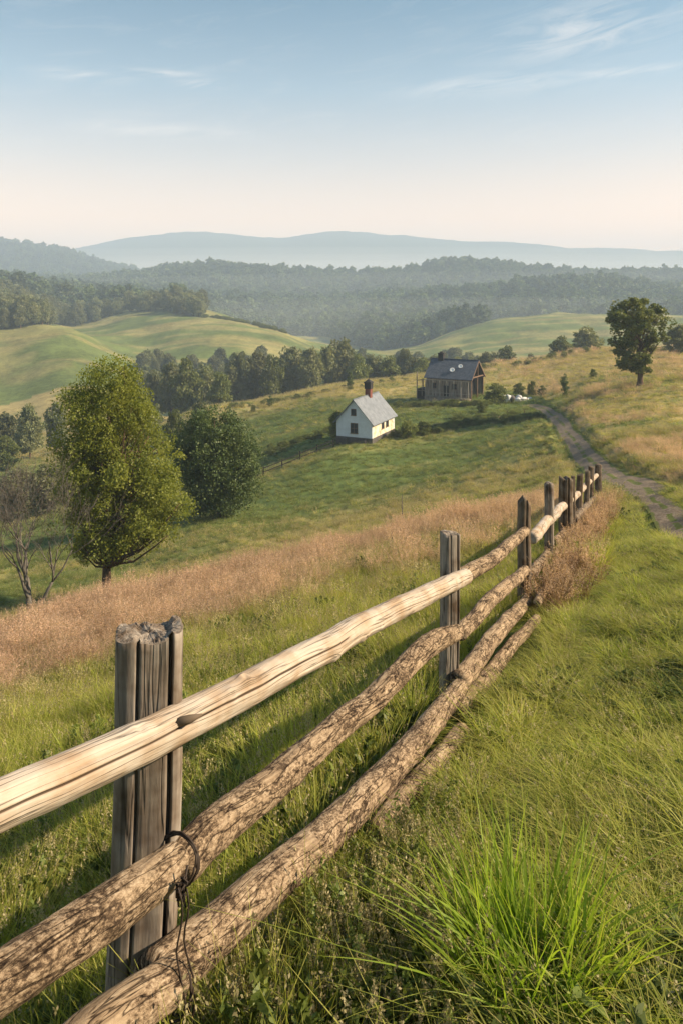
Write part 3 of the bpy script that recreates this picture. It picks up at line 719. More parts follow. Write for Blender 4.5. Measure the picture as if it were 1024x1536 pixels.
# ------------------------------------------------------------------ fence
def rail_pt(X, Y, off=0.0):
    """point on the vertical plane of the fence rails (posts' near face) seen at X, Y"""
    u = (X-512)/F
    for a, b in zip(FENCE[:-1], FENCE[1:]):
        dx, dy = b-a; nrm = np.array([dy, -dx])/math.hypot(dx, dy); a2 = a+nrm*off; b2 = b+nrm*off
        # x = u*y on segment a2 + t*(b2-a2)
        den = (b2[0]-a2[0])-u*(b2[1]-a2[1]); t = (u*a2[1]-a2[0])/den if abs(den) > 1e-9 else 9
        last = b is FENCE[-1] or np.allclose(b, FENCE[-1])
        if (t <= 1 or last) and (t >= -.02 or np.allclose(a, FENCE[0])):
            q = a2+(b2-a2)*t
            if q[1] > .2: return Vector((q[0], q[1], -(Y-HY)/F*q[1]))
    raise ValueError((X, Y))
def catm(P, n_):
    P = [np.array(p, float) for p in P]; Q = [2*P[0]-P[1]]+P+[2*P[-1]-P[-2]]; out = []
    seglen = [np.linalg.norm(Q[i+1]-Q[i]) for i in range(1, len(Q)-2)]; tot = sum(seglen)
    for i in range(1, len(Q)-2):
        k = max(2, int(n_*seglen[i-1]/tot))
        for t in np.linspace(0, 1, k, endpoint=False):
            p0, p1, p2, p3 = Q[i-1:i+3]; out.append(.5*((2*p1)+(-p0+p2)*t+(2*p0-5*p1+4*p2-p3)*t*t+(-p0+3*p1-3*p2+p3)*t**3))
    out.append(P[-1]); return np.array(out)
def log_mesh(name, P, R, mat, seed, seg=40, step=.02, rough=.05, grooves=(), knots=(), flat=1.0, L0=0.0):
    """a round log along P (world points) with radii R, knobbly surface, rounded sawn ends"""
    P = [np.array(p) for p in P]; tot = sum(np.linalg.norm(b-a) for a, b in zip(P[:-1], P[1:])); n_ = max(12, int(tot/step))
    C_ = catm(P, n_); s = np.concatenate([[0], np.cumsum(np.linalg.norm(np.diff(C_, axis=0), axis=1))]); tt = s/s[-1]
    rad = np.interp(tt, np.linspace(0, 1, len(R)), R)
    # rounded ends
    er = .035; end = np.minimum(s, s[-1]-s); rad_e = rad*np.sqrt(np.clip(1-(1-np.clip(end/er, 0, 1))**2*.45, .0, 1))
    T = np.gradient(C_, axis=0); T /= np.linalg.norm(T, axis=1)[:, None]
    up = np.array([0, 0, 1.0]); S = np.cross(T, up); S /= np.linalg.norm(S, axis=1)[:, None]; U = np.cross(S, T)
    wob = .35*R[0]
    ox = (fbm(s*1.6+seed*7, s*0+seed, seed, 3)-.5)*wob*1.2; oy = (fbm(s*1.4+seed*3, s*0+seed+9, seed+5, 3)-.5)*wob*1.4
    C2 = C_+S*ox[:, None]+U*oy[:, None]
    a = np.linspace(0, 2*PI, seg, endpoint=False); A, SS = np.meshgrid(a, s)
    ca, sa = np.cos(A), np.sin(A)
    # seamless lumpiness
    nz = (fbm(ca*2+SS*3.1+seed, sa*2+SS*2.3, seed+1, 3)-.5)*2*rough + (fbm(ca*5+seed+SS*11, sa*5-SS*9, seed+2, 3)-.5)*rough*.9 + (fbm(A*7+seed, SS*40, seed+4, 2)-.5)*rough*.25
    rr = 1+nz
    crk = np.zeros_like(A)
    for a0, tw, wd, dp, s0, s1 in grooves:
        ang = a0+tw*(SS-s0)+.25*(fbm(SS*1.5, SS*0, seed+8, 2)-.5); dl = np.angle(np.exp(1j*(A-ang)))
        pr = np.exp(-(dl/wd)**2)*sstep(s0, s0+.15, SS)*(1-sstep(s1-.15, s1, SS)); rr -= dp*pr; crk = np.maximum(crk, pr*min(1, dp*4.5))
    kr = random.Random(seed*31)
    if not knots and s[-1] > .6: knots = [(kr.uniform(-.7, 1.3), kr.uniform(.1, s[-1]-.1), kr.uniform(.022, .042), kr.uniform(.12, .30)) for _ in range(int(2+s[-1]*1.6))]
    for a0, s0, w0, hgt in knots:
        dl = np.angle(np.exp(1j*(A-a0)))*R[0]; q = np.sqrt(dl**2+(SS-s0)**2)/w0
        rr += hgt*(np.exp(-q**2) - 1.3*np.exp(-(q*2.2)**2))
    r2 = rad_e[:, None]*rr
    V = C2[:, None]+S[:, None]*(r2*ca)[..., None]+U[:, None]*(r2*sa*flat)[..., None]
    rc = np.stack([rad[:, None]*ca+seed*1.37, rad[:, None]*sa+seed*.71, SS+seed*2.9], -1)
    nr = len(s); i = np.arange(nr-1)[:, None]*seg; j = np.arange(seg)[None]; j2 = (j+1) % seg
    Q = np.stack([i+j, i+j2, i+seg+j2, i+seg+j], -1).reshape(-1, 4)
    V = V.reshape(-1, 3); rc = rc.reshape(-1, 3); crk = crk.ravel()
    # end caps: rings shrinking to the centre
    for e, flip in ((0, False), (nr-1, True)):
        base = e*seg; prev = np.arange(seg)+base; 
        for f in (.66, .33, .04):
            ctr = C2[e]; dome_ = T[e]*(-1 if e == 0 else 1)*rad[e]*.10*(1-f)
            ring = ctr+(V[base:base+seg]-ctr)*f+dome_; b = len(V); V = np.vstack([V, ring]); rc = np.vstack([rc, rc[base:base+seg]+[0, 0, .03*(1-f)]]); crk = np.concatenate([crk, np.zeros(seg)])
            new = np.arange(seg)+b; q = np.stack([prev, np.roll(prev, -1), np.roll(new, -1), new], -1)
            Q = np.vstack([Q, q if flip else q[:, ::-1]]); prev = new
    return mesh_np(name, V, Q[:, ::-1], mat, {'rc': rc, 'crk': crk}, True)
def post_mesh(name, w, dp, z0, z1, seed, mat, grooves=(), top=None, taper=.9, lean=(0, 0), seg=96, power=3.0, rough=.06):
    """upright split post, local coordinates, x along the view"""
    nz_ = int((z1-z0)/.03)+2; a = np.linspace(0, 2*PI, seg, endpoint=False); zz = np.linspace(z0, z1, nz_)
    A, Z = np.meshgrid(a, zz); t = (Z-z0)/(z1-z0)
    ca, sa = np.cos(A), np.sin(A); sup = (np.abs(ca)**power+np.abs(sa)**power)**(-1/power)
    k = (1/taper+(taper-1/taper)*t)*(1+(fbm(ca*2+seed, sa*2+Z*.9, seed, 3)-.5)*rough*2.4+(fbm(ca*7+seed, sa*7+Z*1.1, seed+3, 3)-.5)*rough*1.1)
    x = w/2*sup*ca*k; y = dp/2*sup*sa*k
    pull = 0
    for gx, gw, gd, side in grooves:      # vertical splits at local x, cut into the front (side -1) or back face
        f = gd*np.exp(-((x-gx-.01*(fbm(Z*3, Z*0, seed+6, 2)-.5))/gw)**2)*(1 if side == 0 else (y*side > 0))*(.55+.45*sstep(.3, 1, t))
        y = y*(1-np.clip(f, 0, .93))
    ztop = Z.copy()
    if top is not None:
        dz = top(x/(w/2), y/(dp/2)); ztop = Z+dz*sstep(.6, 1, t)
    x = x+lean[0]*(Z-z0)+(fbm(Z*1.3, Z*0+seed, seed+7, 2)-.5)*.05; y = y+lean[1]*(Z-z0)
    V = np.stack([x, y, ztop], -1).reshape(-1, 3); rc = np.stack([x+seed*1.3, y+seed*.7, Z+seed], -1).reshape(-1, 3)
    i = np.arange(nz_-1)[:, None]*seg; j = np.arange(seg)[None]; j2 = (j+1) % seg
    Q = np.stack([i+j, i+j2, i+seg+j2, i+seg+j], -1).reshape(-1, 4)
    base = (nz_-1)*seg; prev = np.arange(seg)+base; ctr = V[base:].mean(0)
    for f in (.94, .84, .7, .55, .4, .25, .1, .004):
        old = V[base:base+seg]; ring = ctr+(old-ctr)*f; ring[:, 2] = old[:, 2]*f**.4+ctr[2]*(1-f**.4)+.006*(f > .5)-.0
        if top is not None:
            ring[:, 2] = z1+top((ring[:, 0]-ctr[0])/(w/2), (ring[:, 1]-ctr[1])/(dp/2))+.004+(fbm(ring[:, 0]*120+seed, ring[:, 1]*120, seed+3, 3)-.5)*.016
        b = len(V); V = np.vstack([V, ring]); rc = np.vstack([rc, np.column_stack([ring[:, 0]*3, ring[:, 1]*3, ring[:, 2]])]); new = np.arange(seg)+b
        Q = np.vstack([Q, np.stack([prev, np.roll(prev, -1), np.roll(new, -1), new], -1)]); prev = new
    me = mesh_np(name, V, Q, mat, {'rc': rc}, True); sm = np.ones(len(Q), bool); sm[(nz_-1)*seg:] = False; me.polygons.foreach_set('use_smooth', sm); return me

fx0, fy0 = FENCE[1]
fence = thing('rail_fence', 'rustic split rail fence of weathered posts and long logs running downhill to the track', 'fence', (0, 0, 0))
nrm = np.array([.89, -.45]); nrm /= np.linalg.norm(nrm)
def add_post(X, d, ytop, w, dp, seed, mat='post', label=None, **kw):
    x, y = onray(X, d); zg = Hs(x, y); zt = -(ytop-HY)/F*d
    me = post_mesh('post', w, dp, -.35, zt-zg, seed, M[mat], **kw); o = obj('post', me, fence); o.location = (x, y, zg)
    if label: o['label'] = label
    return o
def top1(x, y):
    return -.004*sstep(-.2, -.4, x) - .016*sstep(-.42, -.32, x)*(1-sstep(.55, .68, x)) + .006*sstep(.6, .7, x) + .005*np.sin(x*7+y*3)
p1 = add_post(204, 2.70, 946, .24, .17, 3, 'post', 'thick grey nearest post split into three at its top', grooves=((-.036, .004, .45, -1), (.078, .006, .93, -1)), top=top1, taper=1.0, lean=(.022, 0), power=3.4, rough=.035, seg=240)
p1.rotation_euler = (0, 0, math.radians(12))
add_post(673, 5.92, 800, .145, .13, 13, 'post', 'squared grey post with flat sawn top', grooves=((.045, .006, .7, -1), (-.02, .003, .4, -1)), top=lambda x, y: -.01*x, taper=1.02, power=4).rotation_euler = (0, 0, .25)
add_post(784, 9.5, 750, .17, .15, 23, 'postdark', 'dark post with a pointed broken top', grooves=((.02, .008, .5, -1),), top=lambda x, y: -.10*np.abs(x+.1)+.04+.015*np.sin(y*5), taper=.96, power=2.6)
add_post(824, 12.2, 724, .15, .14, 33, 'post', grooves=((-.01, .006, .5, -1),), top=lambda x, y: -.03*x*x, taper=.97, power=2.6)
add_post(848, 14.6, 717, .27, .22, 43, 'postdark', 'wide dark stump-like post', grooves=((.03, .01, .6, -1), (-.06, .01, .5, -1)), top=lambda x, y: .02*np.sin(x*6), taper=.97, power=3)
add_post(858, 15.9, 714, .09, .08, 47, 'postdark', top=lambda x, y: .0*x)
add_post(869, 17.8, 712, .16, .13, 53, 'postdark', top=lambda x, y: .03*x)
add_post(878, 19.8, 707, .14, .13, 63, 'postdark', top=lambda x, y: .02*x, lean=(.03, 0))
add_post(887, 22.2, 700, .17, .14, 73, 'postdark', top=lambda x, y: -.02*x, lean=(-.02, 0))
add_post(896.5, 25.6, 696, .24, .2, 83, 'postdark', top=lambda x, y: -.04*x*x, taper=.92)
add_post(-330, 1.55, 1080, .2, .17, 93, 'post', top=lambda x, y: -.02*x)     # the one just outside the frame on the left

def gpt(X, Y):
    x, y = at(X, Y); d = y*.95; return Vector(((X-512)/F*d, d, -(Y-HY)/F*d))
def rail(pts, R, mat, seed, off=0.06, label=None, ground_=False, **kw):
    P = [gpt(X, Y) if ground_ else rail_pt(X, Y, off) for X, Y in pts]
    me = log_mesh('rail', P, R, M[mat], seed, **kw); o = obj('rail', me, fence)
    if label: o['label'] = label
    return P
# top rails
A = rail([(-230, 1300), (-60, 1236), (60, 1180), (200, 1118), (330, 1058), (450, 990), (560, 928), (640, 892), (700, 865)], [.062, .066, .068, .070, .069, .068, .067, .067, .064], 'palewood', 2,
     label='smooth pale peeled top rail with a long split', rough=.045, step=.012, seg=150, grooves=((.30, .05, .055, .26, .2, 2.6), (.75, -.1, .05, .10, .5, 2.0), (-.25, .12, .05, .12, 1.9, 5.2), (.9, .0, .05, .09, 2.6, 4.6), (.25, -.15, .05, .14, 2.7, 4.0)))
rail([(684, 872), (720, 850), (755, 824), (788, 797)], [.068, .068, .068, .06], 'barkrail', 4, rough=.08, off=.02)
rail([(797, 808), (815, 786), (835, 767), (858, 746)], [.085, .085, .08, .075], 'palewood', 6, rough=.05, off=-.04, seg=32)
rail([(855, 752), (868, 738), (882, 724), (896, 712)], [.075, .075, .075, .07], 'palewood', 8, rough=.06, seg=24, off=-.04)
# middle rails
B1 = rail([(-260, 1640), (-120, 1545), (0, 1470), (120, 1392), (200, 1340), (268, 1290)], [.068, .071, .073, .073, .071, .062], 'barkrail', 12, rough=.09, step=.012, seg=56, off=.10)
B2 = rail([(262, 1300), (330, 1232), (430, 1158), (520, 1082), (600, 1010), (645, 968), (686, 948)], [.076, .073, .068, .068, .072, .074, .060], 'barkrail', 14, rough=.10, step=.012, seg=56, off=.06)
rail([(690, 950), (715, 922), (745, 892), (787, 855)], [.066, .072, .072, .064], 'barkrail', 16, rough=.09, off=.02)
rail([(797, 862), (812, 842), (834, 820)], [.078, .08, .07], 'barkrail', 18, rough=.07, seg=28, off=-.04)
rail([(830, 812), (845, 800), (858, 786)], [.075, .075, .07], 'barkrail', 20, rough=.06, seg=24, off=-.04)
rail([(862, 778), (876, 762), (893, 745)], [.08, .08, .08], 'postdark', 22, rough=.06, seg=20)
# third rails
C1 = rail([(60, 1640), (130, 1570), (200, 1512), (262, 1466)], [.070, .073, .074, .070], 'barkrail', 32, rough=.07, step=.012, seg=56, off=.16)
C2 = rail([(225, 1478), (320, 1402), (420, 1310), (520, 1218), (610, 1128), (692, 1030)], [.084, .086, .086, .083, .079, .068], 'barkrail', 34, rough=.07, step=.012, seg=56, off=.10)
rail([(688, 1022), (720, 984), (755, 936), (794, 898)], [.080, .082, .078, .065], 'barkrail', 36, rough=.10)
rail([(797, 912), (815, 884), (838, 868), (853, 846)], [.08, .08, .075, .07], 'barkrail', 38, rough=.07, seg=28)
rail([(857, 842), (872, 812), (892, 778)], [.07, .07, .065], 'barkrail', 39, rough=.07, seg=24, off=-.04)
# lowest logs, half sunk in the grass
rail([(560, 1250), (600, 1200), (650, 1146), (694, 1094)], [.058, .06, .062, .058], 'barkrail', 42, rough=.10, ground_=True)
rail([(684, 1070), (720, 1028), (760, 978), (806, 928)], [.066, .068, .062, .052], 'barkrail', 44, rough=.11, ground_=True)
rail([(806, 905), (820, 880), (846, 850)], [.05, .05, .045], 'barkrail', 46, rough=.11, off=.25)
# knot stub on the peeled rail
kp = rail_pt(276, 1080, .122); mb = MB()
mb.tube([kp+Vector((-.035, 0, -.012)), kp+Vector((-.01, -.012, 0)), kp+Vector((.025, -.012, .010)), kp+Vector((.062, .012, .012))], [.008, .017, .015, .004], 8); mb.build('knot', M['postdark'], fence, True)
# wires
def ring_pts(c, axis, r, n_=26, ph=0, turns=1.0, adv=.0):
    axis = axis.normalized(); s = axis.cross(Vector((0, 0, 1))).normalized(); t = s.cross(axis)
    return [c+(s*math.cos(ph+2*PI*turns*k/n_)+t*math.sin(ph+2*PI*turns*k/n_))*r+axis*(adv*k/n_) for k in range(n_+1)]
rd = random.Random(3)
def jig(P, a): return [p+Vector((rd.gauss(0, a), rd.gauss(0, a), rd.gauss(0, a))) for p in P]
ax = (B2[1]-B1[3])
c = rail_pt(264, 1292, .085)
for k, (r, ph) in enumerate(((.080, 0), (.084, .5), (.081, 1.3))):
    mb = MB(); mb.tube(jig(ring_pts(c+ax.normalized()*(.012*k), ax+Vector((0, 0, .12*(k-1))), r, 30, ph, 1.0), .0015), .0042, 6); mb.build('wire', M['wire'], fence, True)
kn = rail_pt(272, 1330, .20)
for k in range(7):      # the twisted knot
    mb = MB(); q = [kn+Vector((rd.gauss(0, .011), rd.gauss(0, .011), rd.gauss(-.005, .024))) for _ in range(7)]; mb.tube(q, .0038, 5)
    mb.build('wire', M['wire'], fence, True)
c3 = rail_pt(258, 1476, .13); ax3 = C2[1]-C2[0]
for k in range(2):
    mb = MB(); mb.tube(jig(ring_pts(c3+ax3.normalized()*(.014*k-.02), ax3+Vector((0, 0, .1*k)), .093, 30, k), .0015), .0045, 6); mb.build('wire', M['wire'], fence, True)
for k, (xa, xb) in enumerate(((268, 276), (276, 298))):
    a_ = rail_pt(xa, 1335, .215); b_ = rail_pt(xb, 1600, .24)
    mb = MB(); mb.tube(jig([a_.lerp(b_, t/14)+Vector((.012*math.sin(t*.9+k), 0, 0)) for t in range(15)], .0018), .0034, 5); mb.build('wire', M['wire'], fence, True)

# small stake in the meadow
x, y = onray(603, 38.0)
mb = MB(); z = Hs(x, y); mb.tube([(0, 0, -.1), (.02, 0, .7), (-.02, 0, 1.3), (.0, 0, 1.95)], [.035, .03, .025, .012], 6)
mb.tube([(.0, 0, 1.2), (.10, .02, 1.45)], [.012, .005], 5); mb.tube([(-.01, 0, 1.5), (-.08, .02, 1.75)], [.010, .004], 5)
o = mb.build('stake', M['barebark'], None, True, (x, y, z)); o['label'] = 'thin crooked wooden stake standing alone in the russet grass'; o['category'] = 'stake'

# ------------------------------------------------------------------ foreground plants
rg = np.random.default_rng(77)
x, y = 795, 2.62; x, y = onray(800, 2.50)
t = thing('grass_clump', 'big clump of long bright green grass blades in the lower right foreground', 'grass clump', (x, y, Hs(x, y)))
obj('blades', mesh_np('blades', *(lambda a: (a[0], a[1]))(blades(400, .23, .52, .0145, .27, .45, 7, rg, .6)), M['bright'], None), t)
V, Q, T = blades(260, .28, .42, .008, .55, .6, 6, rg); obj('blades', mesh_np('blades', V, Q, M['lush'], {'tip': T}), t)
for ob in t.children:
    if 'tip' not in ob.data.attributes:
        nn = len(ob.data.vertices); a = ob.data.attributes.new('tip', 'FLOAT', 'POINT'); a.data.foreach_set('value', np.tile(np.repeat(np.linspace(0, 1, 8), 2), nn//16).astype(np.float32))
# seeding weeds under and beside the fence
def weed_kinds():
    K = []; rg = np.random.default_rng(31)
    for s in range(3):
        a, b = seed_stems(5, .05, .42, .16, 44, .0065, .012, .35, rg); c1, c2 = herb(9, .34, rg, .013)
        K.append(proto('weed', [M['herb'], M['paleseed'], M['herb']], [join([a, c1]), b, c2]))
    for s in range(3):
        a, b = herb(14, .55, rg, .012); c1, c2 = seed_stems(10, .07, .62, .2, 40, .009, .022, .5, rg)
        K.append(proto('dry_weed', [M['dryherb'], M['dryherb'], M['seed']], [join([a, c1]), b, c2]))
    return K
WK = weed_kinds()
P = []; idx = []; S = []
for _ in range(430):      # at the foot of the near rails
    X = rg.uniform(280, 700); Y = rg.uniform(1210, 1620); 
    if Y < 1900-1.05*X*1.0+20: continue
    x, y = at(X, Y); P.append((x, y)); idx.append(rg.integers(0, 3)); S.append(rg.uniform(.55, 1.0))
for _ in range(260):      # tall seeding stems on the meadow side
    d_ = math.sqrt(rg.uniform(9, 110)); fxx = np.interp(d_, FENCE[:, 1], FENCE[:, 0]); x = fxx-rg.uniform(.35, 1)*(.6+d_*.45); P.append((x, d_)); idx.append(rg.integers(0, 3)); S.append(rg.uniform(.6, 1.0))
for _ in range(330):     # dry growth against the far posts
    k = rg.uniform(0, 1)**.8; y = 8.6+17.0*k; fxx = np.interp(y, FENCE[:, 1], FENCE[:, 0]); x = fxx+rg.normal(.44, .16)
    P.append((x, y)); idx.append(3+rg.integers(0, 3)); S.append(rg.uniform(.6, 1.1))
P = np.array(P); S = np.array(S); idx = np.array(idx); gl = np.minimum(dist_poly(P[:, 0], P[:, 1], LOGA), dist_poly(P[:, 0], P[:, 1], LOGB)) > .33; P = P[gl]; S = S[gl]; idx = idx[gl]; n_ = len(P)
gn_scatter('weeds', np.column_stack([P, H(P[:, 0], P[:, 1])-.02]), np.stack([rg.normal(0, .1, n_), rg.normal(0, .1, n_), rg.uniform(0, 6.28, n_)], 1), np.stack([S, S, S], 1), idx, WK, 'seeding weeds and dry brown undergrowth along the foot of the fence', 'weeds')
# half buried stones / old wood at the foot
def rock(seed, sx, sy, sz):
    th, ph = np.meshgrid(np.linspace(0, 2*PI, 28, endpoint=False), np.linspace(.02, PI-.02, 16)); X_ = np.cos(th)*np.sin(ph); Y_ = np.sin(th)*np.sin(ph); Z_ = np.cos(ph)
    r = .8+.5*(fbm(X_*1.5+Z_+seed, Y_*1.5-Z_, seed, 4))
    V = np.stack([X_*r*sx, Y_*r*sy, Z_*r*sz], -1).reshape(-1, 3); i = np.arange(15)[:, None]*28; j = np.arange(28)[None]; j2 = (j+1) % 28
    return mesh_np('stone', V, np.stack([i+j, i+28+j, i+28+j2, i+j2], -1).reshape(-1, 4), M['stone'], None, True)
for X, Y, s, lb in ((420, 1400, .11, 'grey stone half sunk in the grass under the lowest near log'), (300, 1500, .12, 'brown grey stone beside the foot of the nearest post'), (262, 1232, .07, 'flat grey stone behind the nearest post')):
    x, y = at(X, Y); o = obj('stone', rock(int(X), s*1.4, s, s*.6), label=lb, category='stone'); o.location = (x, y, Hs(x, y)+.01)

# ------------------------------------------------------------------ buildings
n = NT('whitewashed_wall'); tc = n.n('ShaderNodeTexCoord').outputs['Object']; f = n.noise(1.6, 6, tc, .7); f2 = n.noise(9, 4, tc)
M['white'] = n.bsdf(n.mix(n.math('MULTIPLY', f2, .35), n.ramp(f, [(.35, (.64, .71, .80)), (.7, (.50, .55, .62))]), (.55, .54, .52)), .8)
n = NT('peeling_wall'); tc = n.n('ShaderNodeTexCoord').outputs['Object']; f = n.noise(1.4, 6, tc, .7)
M['peel'] = n.bsdf(n.ramp(f, [(.40, (.70, .66, .56)), (.56, (.60, .50, .34)), (.62, (.30, .22, .15)), (.70, (.66, .60, .50))]), .85, f, .3, .05)
n = NT('grey_metal_roof'); tc = n.n('ShaderNodeTexCoord').outputs['Object']; w_ = n.n('ShaderNodeTexWave', {'Scale': 3.2, 'Distortion': .0, 'Vector': tc}, bands_direction='Y').outputs['Fac']; f = n.noise(1.5, 5, tc)
M['roofgrey'] = n.bsdf(n.ramp(f, [(.3, (.13, .145, .17)), (.7, (.225, .245, .28))]), .5, w_, .5, .05)
n = NT('slate_blue_roof'); tc = n.n('ShaderNodeTexCoord').outputs['Object']; f = n.noise(2.5, 5, tc); w_ = n.n('ShaderNodeTexWave', {'Scale': 2.4, 'Vector': tc}, bands_direction='X').outputs['Fac']
M['roofdark'] = n.bsdf(n.ramp(f, [(.3, (.045, .055, .075)), (.7, (.10, .115, .145))]), .6, w_, .4, .04)
n = NT('grey_planks'); tc = n.n('ShaderNodeTexCoord').outputs['Object']; br = n.n('ShaderNodeTexNoise', {'Scale': 7.0, 'Detail': 5.0, 'Vector': n.mapping(tc, (1, 1, .08))}).outputs['Fac']; f = n.noise(1.2, 5, tc)
c = n.mix(f, n.ramp(br, [(.36, (.05, .041, .034)), (.5, (.26, .225, .19)), (.66, (.46, .42, .37))]), (.18, .14, .11))
M['planks'] = n.bsdf(c, .9, br, .6, .05)
M['palepost'] = plain('pale_weathered_post', (.25, .23, .20), .85, 4, .35)
M['timber'] = plain('brown_timber', (.16, .10, .065), .85, 4, .4, .3)
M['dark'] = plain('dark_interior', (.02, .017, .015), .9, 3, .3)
M['brick'] = plain('sooty_red_brick', (.17, .06, .045), .9, 6, .45, .3)
M['soot'] = plain('soot_black', (.03, .028, .028), .8, 6, .4)
M['foot'] = plain('dark_stone_footing', (.09, .08, .075), .95, 4, .5, .5)
M['glass'] = plain('dark_window_glass', (.03, .035, .045), .12, 3, .2)
M['whitepaint'] = plain('white_paint', (.7, .7, .68), .6, 5, .1)
M['rubble'] = plain('white_rubble', (.66, .64, .62), .9, 2, .2, .5)

def gable_house(t, L, W, he, hr, wall_m, end_m, roof_m, over=.35, foot=.35, th=.12, ridge_x=True):
    """local: length along x from 0..L, width along y 0..W; walls from z=foot"""
    mb = MB(); mb.box(0, L, 0, .15, foot, he); mb.box(0, L, W-.15, W, foot, he); mb.build('wall', wall_m, t)
# white house: local x = gable width direction, local y = ridge direction
yaw = math.radians(-25); cx, cy = 3.97, 95.0; Wd, Ln = 5.1, 8.0
ox = cx-Wd*math.cos(yaw); oy = cy-Wd*math.sin(yaw); zf = max(-(672-HY)/F*95, Hs(cx, cy)-.05, Hs(ox, oy)-.15)
print('house', zf, -(672-HY)/F*95, Hs(cx, cy), Hs(ox, oy), Hs(cx+3.4, cy+7.2))
ho = thing('house', 'small white gabled house with pale grey roof and red chimney', 'house', (ox, oy, zf), yaw)
he, hr = 2.75, 5.55
mb = MB(); mb.box(-.04, Wd+.04, -.04, Ln+.04, -1.4, .70); mb.build('foundation', M['foot'], ho)
def gable_end(y0, y1, mat, nm='gable_wall', inset=0.0, Wd=Wd, he=he, hr=hr, z0=.70, par=None):
    mb = MB(); V = []
    for yy in (y0, y1): V += [(0, yy, z0), (Wd, yy, z0), (Wd, yy, he), (Wd/2, yy, hr), (0, yy, he)]
    mb.add(V, [(0, 1, 2, 3, 4), (9, 8, 7, 6, 5), (0, 5, 6, 1), (1, 6, 7, 2), (2, 7, 8, 3), (3, 8, 9, 4), (4, 9, 5, 0)]); return mb.build(nm, mat, par)
gable_end(0, .2, M['white'], par=ho); gable_end(Ln-.2, Ln, M['white'], par=ho)
mb = MB(); mb.box(Wd-.2, Wd, .2, Ln-.2, .70, he); w = mb.build('wall', M['peel'], ho); w['label'] = 'peeling cream side wall'
mb = MB(); mb.box(0, .2, .2, Ln-.2, .70, he); mb.build('wall', M['white'], ho)
def roof_slab(t, W_, L_, he_, hr_, over, mat, th=.10, nm='roof', eav=.35):
    sl = (hr_-he_)/(W_/2); mb = MB()
    for sgn in (-1, 1):
        xe = W_/2+sgn*(W_/2+eav); ze = he_-sl*eav
        a = [(W_/2, -over, hr_), (xe, -over, ze), (xe, L_+over, ze), (W_/2, L_+over, hr_)]
        V = [(p[0], p[1], p[2]+.02) for p in a]+[(p[0], p[1], p[2]+.02+th) for p in a]
        Fs = [(0,1,2,3),(7,6,5,4),(0,4,5,1),(1,5,6,2),(2,6,7,3)]
        mb.add(V, Fs if sgn < 0 else [f[::-1] for f in Fs])
    mb.bar((W_/2, -over, hr_+th+.03), (W_/2, L_+over, hr_+th+.03), .22, .06)
    return mb.build(nm, mat, t)
rf = roof_slab(ho, Wd, Ln, he, hr, .35, M['roofgrey'])
def window(par, c, w, h, axis, frame_m=None, cross=True):
    """c centre on wall face; axis 'y-' front gable, 'x+' right wall"""
    o = thing_part = bpy.data.objects.new('window', None)
    mb = MB(); s = .05; g = MB()
    def B(m_, a0, a1, z0, z1, d0, d1):
        if axis == 'y-': m_.box(c[0]+a0, c[0]+a1, c[1]-d1, c[1]-d0, c[2]+z0, c[2]+z1)
        else: m_.box(c[0]+d0, c[0]+d1, c[1]+a0, c[1]+a1, c[2]+z0, c[2]+z1)
    B(mb, -w/2-s, w/2+s, h/2, h/2+s*1.6, .003, .06); B(mb, -w/2-s*2, w/2+s*2, -h/2-s*1.6, -h/2, .003, .09); B(mb, -w/2-s, -w/2, -h/2, h/2, .003, .06); B(mb, w/2, w/2+s, -h/2, h/2, .003, .06)
    if cross: B(mb, -.02, .02, -h/2, h/2, .015, .04); B(mb, -w/2, -.02, -.02, .02, .015, .04); B(mb, .02, w/2, -.02, .02, .015, .04)
    wo = mb.build('window', frame_m or M['timber'], par); B(g, -w/2, w/2, -h/2, h/2, .003, .012); g.build('pane', M['glass'], wo); return wo
window(ho, (2.55, 0, 1.85), .95, 1.25, 'y-'); window(ho, (2.45, 0, 3.95), .62, .75, 'y-', cross=False)
window(ho, (Wd, 3.6, 1.9), .8, .9, 'x+', cross=False); window(ho, (Wd, 5.2, 1.9), .8, .9, 'x+', cross=False)
mb = MB(); mb.box(Wd/2-.38, Wd/2+.38, 4.5, 5.2, hr-.6, hr+.95); ch = mb.build('chimney', M['brick'], rf)
mb = MB(); mb.box(Wd/2-.46, Wd/2+.46, 4.4, 5.3, hr+.95, hr+1.75); mb.box(Wd/2-.54, Wd/2+.54, 4.3, 5.4, hr+1.75, hr+1.87); mb.add([(Wd/2-.5, 4.35, hr+1.87), (Wd/2+.5, 4.35, hr+1.87), (Wd/2+.5, 5.35, hr+1.87), (Wd/2-.5, 5.35, hr+1.87), (Wd/2, 4.85, hr+2.3)], [(0,1,4),(1,2,4),(2,3,4),(3,0,4)])
cc_ = mb.build('chimney_cap', M['soot'], ho)
mb = MB(); mb.box(1.0, 1.7, -.5, -.05, -.6, .55); mb.box(3.3, 4.3, -.45, -.05, -.6, .42); mb.build('step', M['foot'], ho)
